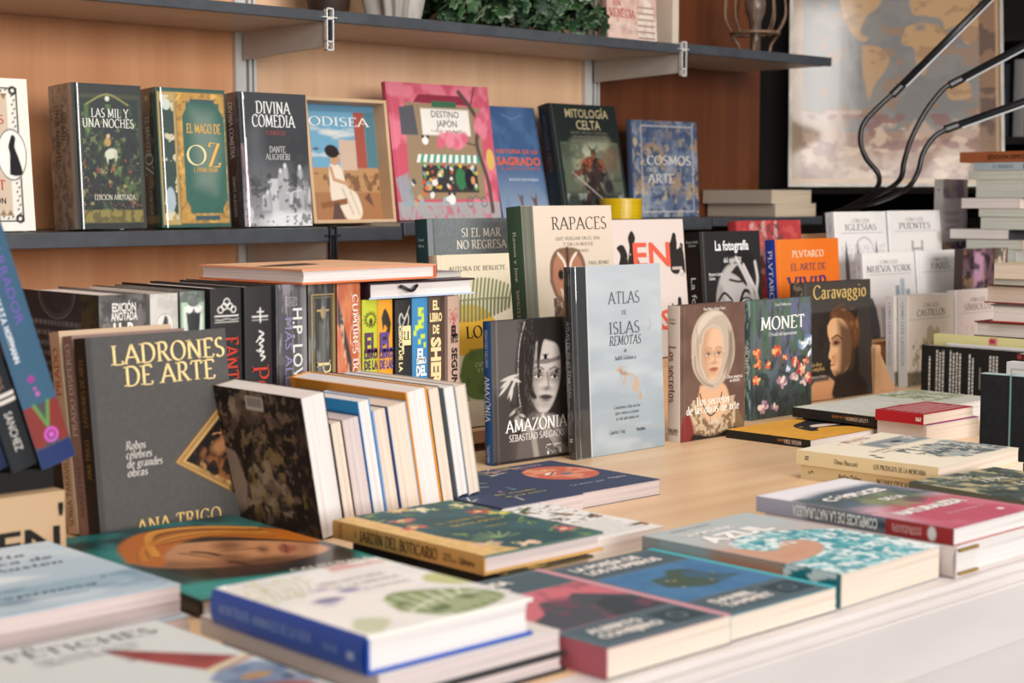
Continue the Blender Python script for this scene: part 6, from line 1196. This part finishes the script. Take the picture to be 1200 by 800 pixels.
# front line
def a_duo(c, pic, edge, frame='7a9098'):
    def a(A):
        A.fill('4c606a'); A.nz(50, '546872', .4, .7, .5, 3); A.r(.945, 0, 1, 1, edge); A.frame(.03, .02, .97, .98, .004, frame); A.r(.06, .26, .94, .74, c); pic(A); A.frame(.05, .25, .95, .75, .004, frame); A.r(.62, .05, .93, .22, '34464f'); A.frame(.62, .05, .93, .22, .003, frame); A.ring(.78, .135, .035, .035, .006, frame)
    return a
def p_mtn(A): A.r(.06, .26, .94, .74, 'c8707c'); A.p([(.06, .5), (.2, .66), (.34, .7), (.42, .74), (.06, .74)], 'e0988c', .02); A.p([(.06, .26), (.06, .4), (.24, .46), (.4, .6), (.56, .56), (.7, .62), (.94, .46), (.94, .26)], '4a5058', .01); A.p([(.5, .26), (.62, .45), (.78, .5), (.94, .4), (.94, .26)], '38424a', .01); A.nz(9, '7a4a5c', .55, .65, .6, 4, box=(.06, .26, .94, .74)); A.e(.78, .135, .05, .05, '94505c', 0, .02)
def p_cloud(A): A.sp([(.24, .46), (.3, .58), (.46, .6), (.56, .66), (.7, .62), (.74, .5), (.86, .42), (.7, .40), (.5, .36), (.36, .40)], '44584c', .02); A.dots(5, ['c8b470'], .006, .009, (.3, .42, .75, .6), 3, .9, .006); A.nz(9, '3a6a94', .5, .7, .5, 5, box=(.06, .26, .94, .74))
flat('grey paperback with pink mountain picture and pink spine, at the counter front', .8645, .817, 0, 0, .1455, .222, .0242, a_duo('c8707c', p_mtn, 'e09aa6'), lambda A: A.fill('b4606c'), '3c4e58', 'cream', cell=.0016, ft=[('LA PROSA', .36, .88, dict(size=.013, col='e8e4de', font='sans', fit=.5, bold=.07)), ('DE LOS', .3, .80, dict(size=.011, col='e8e4de', font='sans', fit=.36, bold=.07)), ('ALBERTO', .34, .155, dict(size=.0105, col='dcd8d2', font='sans', fit=.42, bold=.08)), ('CONEJERO', .36, .085, dict(size=.0105, col='dcd8d2', font='sans', fit=.48, bold=.08))])
flat('grey paperback with blue picture and teal spine edge, left of the wave book', 1.0125, .820, 0, .004, .1455, .214, .0218, a_duo('4a7aa4', p_cloud, '38b4c0'), lambda A: A.fill('2c9aa4'), '3c4e58', 'cream', cell=.0016, ft=[('LA POESÍA DE', .42, .89, dict(size=.012, col='e8e4de', font='sans', fit=.6, bold=.07)), ('LOS NÚMEROS', .46, .81, dict(size=.012, col='e8e4de', font='sans', fit=.66, bold=.07)), ('DANIEL', .34, .155, dict(size=.0105, col='dcd8d2', font='sans', fit=.38, bold=.08)), ('TAMMET', .36, .085, dict(size=.0105, col='dcd8d2', font='sans', fit=.44, bold=.08))])
def a_azu(A):
    A.fill('b4bcbc'); A.gv('c89c84', 'b2bcbe', .1, .8); A.p([(0, 0), (.8, 0), (.7, .3), (.6, .5), (.3, .5), (0, .6)], 'c89a80', .1, .9)
    T, Wt = '2f8c98', 'e8f0f0'
    W_ = [(0, -.02), (0, .25)] + [tuple(q) for q in spline([(0, .25), (.2, .25), (.42, .29), (.57, .38), (.58, .47), (.47, .52), (.36, .48), (.27, .43), (.17, .46), (.13, .55), (.22, .64), (.40, .69), (.6, .68), (.8, .60), (1.02, .48)], 6)] + [(1.02, -.02)]
    A.p(W_, '4aa0ac', .004)
    m = (np.abs(A.C - lin('4aa0ac')).sum(-1) < .12).astype(float)
    A.nz(9, Wt, .46, .56, .95, 4, 1, 1.6, mask=m); A.nz(16, T, .52, .6, .9, 7, 1.5, 1, mask=m); A.nz(30, Wt, .58, .63, .9, 9, mask=m); A.nz(22, '8cc8cc', .56, .62, .8, 12, mask=m); A.dots(46, [Wt, Wt, 'a8d4d8'], .006, .018, (.13, .46, .5, .66), 5, .9, .004); A.l([(.3, .58), (.5, .60), (.66, .52), (.68, .38), (.52, .26), (.2, .2)], .035, T, .02, .55, True); A.l([(.6, .64), (.85, .5), (.9, .3), (.6, .1)], .02, T, .015, .45, True)
    A.l([(.1, .34), (.36, .36)], .005, 'b08468'); A.l([(.1, .31), (.34, .33)], .005, 'b08468')
flat('grey and peach paperback with a big teal wave, lying at the counter front', 1.1665, .822, 0, .03, .165, .228, .031, a_azu, lambda A: (A.fill('9aa4a4'), A.r(0, 0, 1, .62, 'b8805f', .1), A.r(0, 0, 1, .27, '1f7a84', .02), A.nz(16, 'dfeceC'.lower(), .55, .62, .9, 3, 2, 1, (0, .02, 1, .27)), A.r(0, .9, 1, 1, '8f9898')), '8f9898', 'cream', cell=.0014, ft=[('LA MÁQUINA', .14, .83, dict(size=.0105, col='f0efec', font='sans', fit=.44, bold=.06, align='l')), ('AZUL', .12, .685, dict(size=.024, col='f4f3f0', font='sans', fit=.6, bold=.07, align='l')), ('Helen Czerski', .36, .935, dict(size=.006, col='7c8484', font='sans', fit=.36))], st=[('EL OCEANO', .5, .86, dict(size=.008, col='7c8484', font='sans', fit=.12, dir='up')), ])
def a_com(A):
    A.gv('b45a6c', 'dcdce4', .0, 1); A.p([(0, .5), (0, .86), (1, .9), (1, .5)], '5c6c7c', .12); A.p([(.3, .3), (.35, .7), (.8, .66), (.9, .3)], '6f7c64', .12); A.p([(.0, 0), (.2, .4), (.6, .5), (1, .42), (1, 0)], 'b8586c', .1); A.p([(0, .8), (.4, .86), (1, .84), (1, 1), (0, 1)], 'e4e4ea', .08); A.nz(6, 'c87a8a', .5, .7, .7, 3, box=(0, 0, 1, .42)); A.nz(7, '4a5a5c', .5, .66, .7, 6, box=(0, .4, 1, .82)); A.nz(9, '8a9470', .54, .64, .7, 9, box=(.3, .3, .9, .7)); A.e(.8, .1, .02, .016, 'e8e4e4')
flat('pink and blue paperback with white capitals and red spine end, right of the wave book', 1.340, .818, .0306, .004, .156, .234, .0165, a_com, lambda A: (A.fill('a8a8b8'), A.r(0, 0, 1, .72, '3c4448', .06), A.r(0, 0, 1, .32, '9c2c2c'), A.e(.5, .1, .03, .02, 'd8d4d0')), 'b0282c', 'white', cell=.0015,
     ft=[('CÓMPLICES', .5, .68, dict(size=.0145, col='ece8e6', font='sans', fit=.66, bold=.08)), ('DE LA', .6, .53, dict(size=.0115, col='ece8e6', font='sans', fit=.24, bold=.05)), ('NATURALEZA', .5, .29, dict(size=.0155, col='ece8e6', font='sans', fit=.74, bold=.08)), ('El ser humano y', .6, .18, dict(size=.005, col='d8ccd0', font='sans', fit=.4))],
     st=[('COMPLICES DE LA NATURALEZA', .5, .36, dict(size=.0105, col='dcdcd8', font='sans', align='l', fit=.44, dir='up', bold=.05)), ('DOMINANTE', .62, .15, dict(size=.0042, col='e4b0ac', font='sans', align='l', fit=.14, dir='up')), ('HAMBURGUESA', .36, .15, dict(size=.0042, col='e4b0ac', font='sans', align='l', fit=.14, dir='up'))])
b = flat('white hardcover with brown inner corners, under the pink and blue paperback', 1.340, .815, 0, 0, .153, .225, .0302, 'd8d0cc', 'cfc4c0', 'cfc4c0', 'white', hard=True, bulge=.005)
for z in (-.0048, -.0272):
    mb = MB(); mb.box((.006, -.0006, z - .0014), (.04, .0018, z + .0014)); mb.build('headband', mottled('brown_headband', '8a6a30', '9c7c3c', (90, 90, 90), .6, 2), b)
# right part of the counter
flat('dark green paperback with white lettering and pale splashes, in front of the black notebook', 1.600, .885, 0, -.08, .165, .16, .030, lambda A: (A.fill('4a5652'), A.nz(6, '707c74', .45, .65, .8, 3), A.nz(9, 'b8b08c', .58, .64, .9, 6), A.nz(14, '343c3a', .55, .65, .7, 9)), '5a5e54', '5a5e54', 'tan', ft=[('MIS', .42, .82, dict(size=.012, col='dcdcd4', fit=.16, shear=.2)), ('ITXI', .52, .62, dict(size=.013, col='dcdcd4', fit=.28, shear=.2)), ('1984', .66, .40, dict(size=.015, col='dcdcd4', fit=.34, shear=.2, font='sans')), ('Notas', .25, .78, dict(size=.007, col='b8c0b8', fit=.3, shear=.2))])
def a_cre(A): A.fill('ece6d2'); A.r(.42, .62, 1.0, .82, '8c959c', .04); A.nz(10, 'dcd6c8', .55, .62, .7, 3, box=(.42, .6, 1, .84)); A.sp([(.34, .18), (.5, .4), (.62, .46), (.84, .5), (1, .5), (1, .1), (.6, .08)], 'a4acaa', .02); A.nz(18, '4a5a60', .5, .58, .9, 5, 1, 1, (.34, .06, 1, .52)); A.nz(30, 'e4dfd0', .6, .65, .8, 9, box=(.34, .06, 1, .52)); A.e(.72, .72, .05, .03, '3c464c', 0, .01); A.dots(8, ['b87a84'], .006, .014, (.3, .84, .75, .95), 4); A.r(.06, .42, .1, .48, '3a3428'); A.r(.1, .5, .14, .54, '3a3428')
CR = dict(spine='e2d2a8', back='e2d2a8', pages='cream')
flat('cream paperback with a grey engraved landscape, upper of two left of the black notebook', 1.686, 1.052, .0187, .06, .208, .2, .0185, a_cre, cell=.0018, ft=[('Dino Buzzati', .22, .58, dict(size=.007, col='6a6450', fit=.22, align='l')), ('LOS PRODIGIOS', .24, .52, dict(size=.005, col='7c765c', fit=.24, align='l')), ('RELATOS', .56, .9, dict(size=.012, col='c08a94', fit=.3, shear=.2))],
     st=[('Dino Buzzati', .5, .72, dict(size=.0058, col='4a4230', align='l', fit=.17)), ('LOS PRODIGIOS DE LA MONTAÑA', .5, .44, dict(size=.0058, col='3a3424', align='l', fit=.36)), ('N', .5, .92, dict(size=.006, col='3a3424', dir='across'))], **CR)
flat('cream paperback directly under the one with the engraved landscape', 1.690, 1.050, 0, .045, .208, .2, .0185, 'e6dcc0', st=[('Andre Dubus', .5, .72, dict(size=.0058, col='4a4230', align='l', fit=.17)), ('NO HAY EPOCAS TAN MALAS', .5, .44, dict(size=.0062, col='2c2820', align='l', fit=.4)), ('S', .5, .92, dict(size=.007, col='3a3424', dir='across'))], **CR)
def a_yel(A): A.fill('e0a43c'); A.nz(12, 'e8b450', .5, .62, .6, 3); A.sp([(.42, .34), (.48, .56), (.6, .7), (.8, .78), (1.05, .8), (1.05, .1), (.9, .3), (.7, .42), (.58, .40), (.5, .32)], '23262c', .008); A.sp([(.62, .5), (.7, .58), (.86, .56), (.98, .44), (.84, .44), (.7, .46)], 'e6d8cc', .01); A.e(.56, .58, .03, .02, 'e0a43c'); A.e(.56, .58, .012, .009, '1a1a1c'); A.sp([(.84, .5), (1, .56), (1, .46)], 'c86a4c', .01)
flat('yellow book with a black bird head, in front of the headscarf portrait book', 1.886, 1.386, 0, .02, .178, .152, .0125, a_yel, '262422', '262422', 'white', cell=.0014, st=[('El rey los mueve', .5, .38, dict(size=.0055, col='c8843c', align='r', fit=.26, dir='up')), ('MARINA TENA', .5, .1, dict(size=.006, col='dcd8d0', align='l', fit=.2, dir='up'))])
flat('dark-edged paperback under the white book with a black spine', 2.072, 1.388, 0, 0, .146, .15, .0154, '3a3a3a', '222222', '222222', 'white', st=[('NOCHES', .5, .5, dict(size=.005, col='c8c4bc', dir='up'))])
flat('white book with black spine and small red figure, before the pond flower book', 2.046, 1.383, .0156, -.02, .170, .158, .0155, lambda A: (A.fill('d8dcd4'), A.sp([(.5, .2), (.62, .36), (.9, .4), (1, .3), (.8, .26)], 'b8705c', .02), A.nz(14, 'c8ccc4', .5, .6, .5, 4)), '262624', '262624', 'white', cell=.0018, st=[('El jardinero y la muerte', .5, .52, dict(size=.0052, col='c8843c', align='r', fit=.3, dir='up')), ('GOSPODINOV', .5, .1, dict(size=.0056, col='dcd8d0', align='l', fit=.26, dir='up'))])
flat('white book with leafy green patches, right of the white book with a black spine', 2.224, 1.385, 0, 0, .168, .16, .0305, lambda A: (A.fill('d4d6cc'), A.nz(7, '9caa84', .5, .6, .9, 3, box=(.3, .3, 1, 1)), A.nz(16, '7a8c64', .58, .64, .8, 5, box=(.3, .3, 1, 1))), 'c8cac0', 'c8cac0', 'white')
flat('red book with white print, on a pale one behind the cream pair', 2.034, 1.296, .0288, 0, .135, .082, .0158, lambda A: (A.fill('a83440'), A.rows((.1, .08, .95, .92), 6, 'd8c8c4', 3, .9, .8)), 'b8202c', 'b8202c', 'cream', st=[('E', .5, .1, dict(size=.008, col='e8e4e0', font='sans', dir='across', bold=.08))])
flat('pale book directly under the red one with white print', 2.040, 1.294, 0, 0, .142, .084, .0284, '8a5a9c', 'd8ccc4', 'd8ccc4', 'cream')

# ------------------------------------------------------------------ upright things at the right edge
GU = 'upright books at the right edge'
def up(label, P, w, h, t, front, **k):
    k.setdefault('hard', False); k.setdefault('cell', .004)
    return book(label, P, w, h, t, front, group=GU, **k)
nb = up('black notebook with a pale elastic band, standing at the right edge', (1.925, 1.14, 0, -1.48), .13, .125, .016, lambda A: (A.fill('1e2022'), A.nz(50, '26282b', .45, .6, .6, 3)), spine='1a1c1e', back='1a1c1e', hard=True, name='notebook', cat='notebook', mat=CLOTH, inset=.002, hinge=False)
mb = MB(); mb.box((.0405, -.0009, -.0168), (.0428, .1258, .0009), lin('6f8f8a'))
mb.tube([(.0415, .004, .0012), (.036, .0015, .0016), (.030, -.0002, .0014)], .0009, 6, lin('6f8f8a')); mb.build('elastic_band', MATTE, nb)
mb = MB(); mb.box((-.0006, .1246, -.0158), (.13, .1253, .0001), lin('a8c4c4')); mb.build('edge_trim', MATTE, nb)
def a_blk(A):
    A.fill('1a1918')
    for u, v0, v1, s in ((.07, .1, .82, 2), (.14, .06, .94, 3), (.17, .06, .9, 4), (.20, .06, .93, 9), (.27, .06, .94, 5), (.30, .06, .9, 6), (.33, .06, .92, 7), (.36, .06, .9, 8), (.45, .1, .9, 10), (.48, .1, .86, 11), (.64, .2, .9, 12), (.67, .2, .9, 13), (.70, .2, .9, 14)):
        rn = random.Random(s); v = v0
        while v < v1: l_ = rn.uniform(.02, .07); A.r(u, v, u + .017, min(v1, v + l_), 'c8c4be'); v += l_ + .015
    A.r(.55, .35, .56, .7, '8a8680')
up('black back cover with columns of small white print, left of the yellow-edged book', (2.42, 1.548, 0, -PI / 2 + .02), .2, .105, .012, a_blk, spine='141312', back='141312', cell=.0012)
up('white booklet between the black printed cover and the yellow-edged book', (2.4365, 1.51, 0, -PI / 2), .19, .109, .008, 'd4d6d8', spine='d4d6d8')
up('pale yellow book with rounded top edge, behind the black printed cover', (2.452, 1.545, 0, -PI / 2), .2, .122, .016, lambda A: (A.fill('d8d49a'), A.r(.53, .9, .6, 1, 'b8285c')), spine='d4d096', back='d4d096', hard=True, hinge=False)
up('white card box with a thin frame line, behind the black notebook', (2.150, 1.232, 0, -PI / 2), .09, .118, .02, lambda A: (A.fill('ccd4d8'), A.frame(.08, .06, .9, .92, .012, '8a98a0')), spine='c4ccd0', cell=.002)
up('dark book with red dots, behind the white card box at the right edge', (2.178, 1.232, 0, -PI / 2), .09, .128, .02, lambda A: (A.fill('2a2424'), A.dots(12, ['b02c34'], .02, .03, (.02, .86, 1, .98), 3)), spine='221e1e', cell=.002)
def a_tal(A): A.fill('b0a4a8'); A.nz(6, '8a7484', .5, .62, .9, 3); A.nz(10, 'c8b49c', .55, .64, .8, 5); A.r(.0, .42, .9, .82, 'd6ccd0'); A.rows((.1, .5, .7, .72), 3, '8a8088', 3, .8, .6); A.r(0, 0, 1, .4, '7a6a7c', .03); A.nz(9, 'c0a080', .52, .62, .9, 8, box=(0, 0, 1, .4)); A.nz(12, '4a4258', .56, .64, .9, 11, box=(0, 0, 1, .42))
up('tall book with pale label over a painting, left of the tall stack at right', (3.15, 1.97, .16, 0), .10, .236, .022, a_tal, spine=lambda A: (A.fill('ccd0cc'), A.e(.5, .9, .01, .01, '5a5c5c'), A.rows((.3, .2, .7, .5), 12, '7c8080', 3)), back='a8acaa', cell=.003)
up('dark mosaic-patterned picture book standing before the tall stack at the right edge', (2.88, 1.752, 0, 0), .17, .253, .02, lambda A: (A.fill('3a2c30'), A.nz(6, '6a5058', .48, .62, .9, 3), A.nz(8, '8a6a50', .55, .64, .8, 5), A.r(.24, .7, .46, .98, 'b48aa0', .05), A.r(.72, .86, .95, 1, 'c8b8a4', .02), A.nz(14, '1c1618', .56, .64, .8, 7)), spine='3a2c2c', back='2a2020', cell=.003, mat=GLOSS)
# tall stack: pages face left, spines face forward
GK = 'tall stack of books at the right edge'
def lay(label, z0, z1, yfar, w, spine, front, pages, grp, X=3.08, h=.15, st=(), hard=False, dyaw=0., ft=()):
    return book(label, (X + h, yfar - w, z0, PI / 2 + dyaw), w, h, z1 - z0 - .0004, front, spine, spine, pages, MATTE, hard, ft, st, grp, .01, flat=True)
zz = 0.
for k, (th, c, lab) in enumerate([(.05, 'b8b0a8', 'bottom'), (.05, 'a8a4a0', 'second from the bottom'), (.05, 'b8b4ac', 'third from the bottom'), (.05, 'a09c98', 'fourth from the bottom'), (.048, 'b0aca8', 'fifth from the bottom')]):
    lay(f'thick pale book, {lab} of the tall stack at the right edge', zz, zz + th, 1.872, .12, c, c, 'cool', GK); zz += th
for z0, z1, yf, w, sp, fr, pg, lab in ((.2482, .268, 1.868, .13, 'b8a898', 'b8a898', 'cool', 'beige book under the longest white one in the tall stack'),
        (.2682, .289, 1.908, .14, '3c3c40', 'dcdcd8', 'white', 'white book with a dark grey spine, sticking out furthest from the tall stack'),
        (.2892, .315, 1.835, .12, '9aa49c', 'c0c8bc', 'cool', 'pale green-edged book above the furthest-out white one in the tall stack'),
        (.3152, .333, 1.840, .12, 'a89a8c', 'a89a8c', 'cool', 'thin beige book below the bluish white one in the tall stack'),
        (.3332, .355, 1.882, .137, 'e0cfc0', 'c8d0d0', 'white', 'bluish white book with a peach spine in the middle of the tall stack'),
        (.3552, .393, 1.848, .12, 'b4b8a8', 'b8bcae', 'cool', 'thickest pale book near the top of the tall stack'),
        (.3932, .412, 1.868, .13, 'd0ccb8', 'd0ccb8', 'cool', 'cream book third from the top of the tall stack')):
    lay(lab, z0, z1, yf, w, sp, fr, pg, GK)
def lay_spine(label, z0, z1, yfar, ynear, col, st):   # spine along the left side
    return book(label, (3.08, ynear, z0, 0), .15, yfar - ynear, z1 - z0 - .0004, 'd8d4cc', col, col, 'white', MATTE, False, (), st, GK, .01, flat=True)
lay_spine('pale blue spine with grey lettering, second from the top of the tall stack', .4122, .429, 1.855, 1.70, 'a8b8c0', [('EL MUNDO', .5, .7, dict(size=.007, col='5c6a74', align='l', font='sans', fit=.3)), ('EN', .5, .25, dict(size=.009, col='4a5864', align='l', font='sans', fit=.12, bold=.04))])
lay_spine('brown spine with dark lettering, topmost of the tall stack', .4292, .452, 1.888, 1.69, '9c5a36', [('EDICION ESPECIAL', .5, .66, dict(size=.009, col='4a2c1c', align='l', fit=.5, font='sans', bold=.04))])
GM = 'messy pile of books at the right edge'
Lm = lambda *a, **k: lay(*a, GM, X=2.56, h=.19, **k)
Lm('thick pale book at the bottom of the messy pile', 0, .056, 1.50, .15, 'b8b0a8', 'b8b0a8', 'cool')
Lm('thick pale book second from the bottom of the messy pile', .056, .112, 1.505, .15, 'a8a09a', 'a8a09a', 'cool')
Lm('black and red book with pale pages, lowest clear one of the messy pile', .1125, .140, 1.532, .16, '3a2422', '7a3430', 'white', hard=True)
Lm('book with red boards and white pages, in the middle of the messy pile', .1402, .172, 1.508, .15, 'a83c38', '5c5856', 'white', hard=True, dyaw=.06)
Lm('thick cream-paged book with a dark red top, upper part of the messy pile', .1722, .205, 1.51, .15, '8a4038', '6a4a44', 'cream', hard=True, dyaw=-.04)
Lm('thin beige book near the top of the messy pile', .2052, .216, 1.497, .14, 'b8a484', 'b8a484', 'cool')
Lm('cream book topmost of the messy pile, slightly turned', .2162, .243, 1.502, .15, 'd0c49c', 'd4c8a4', 'cream', dyaw=.05)
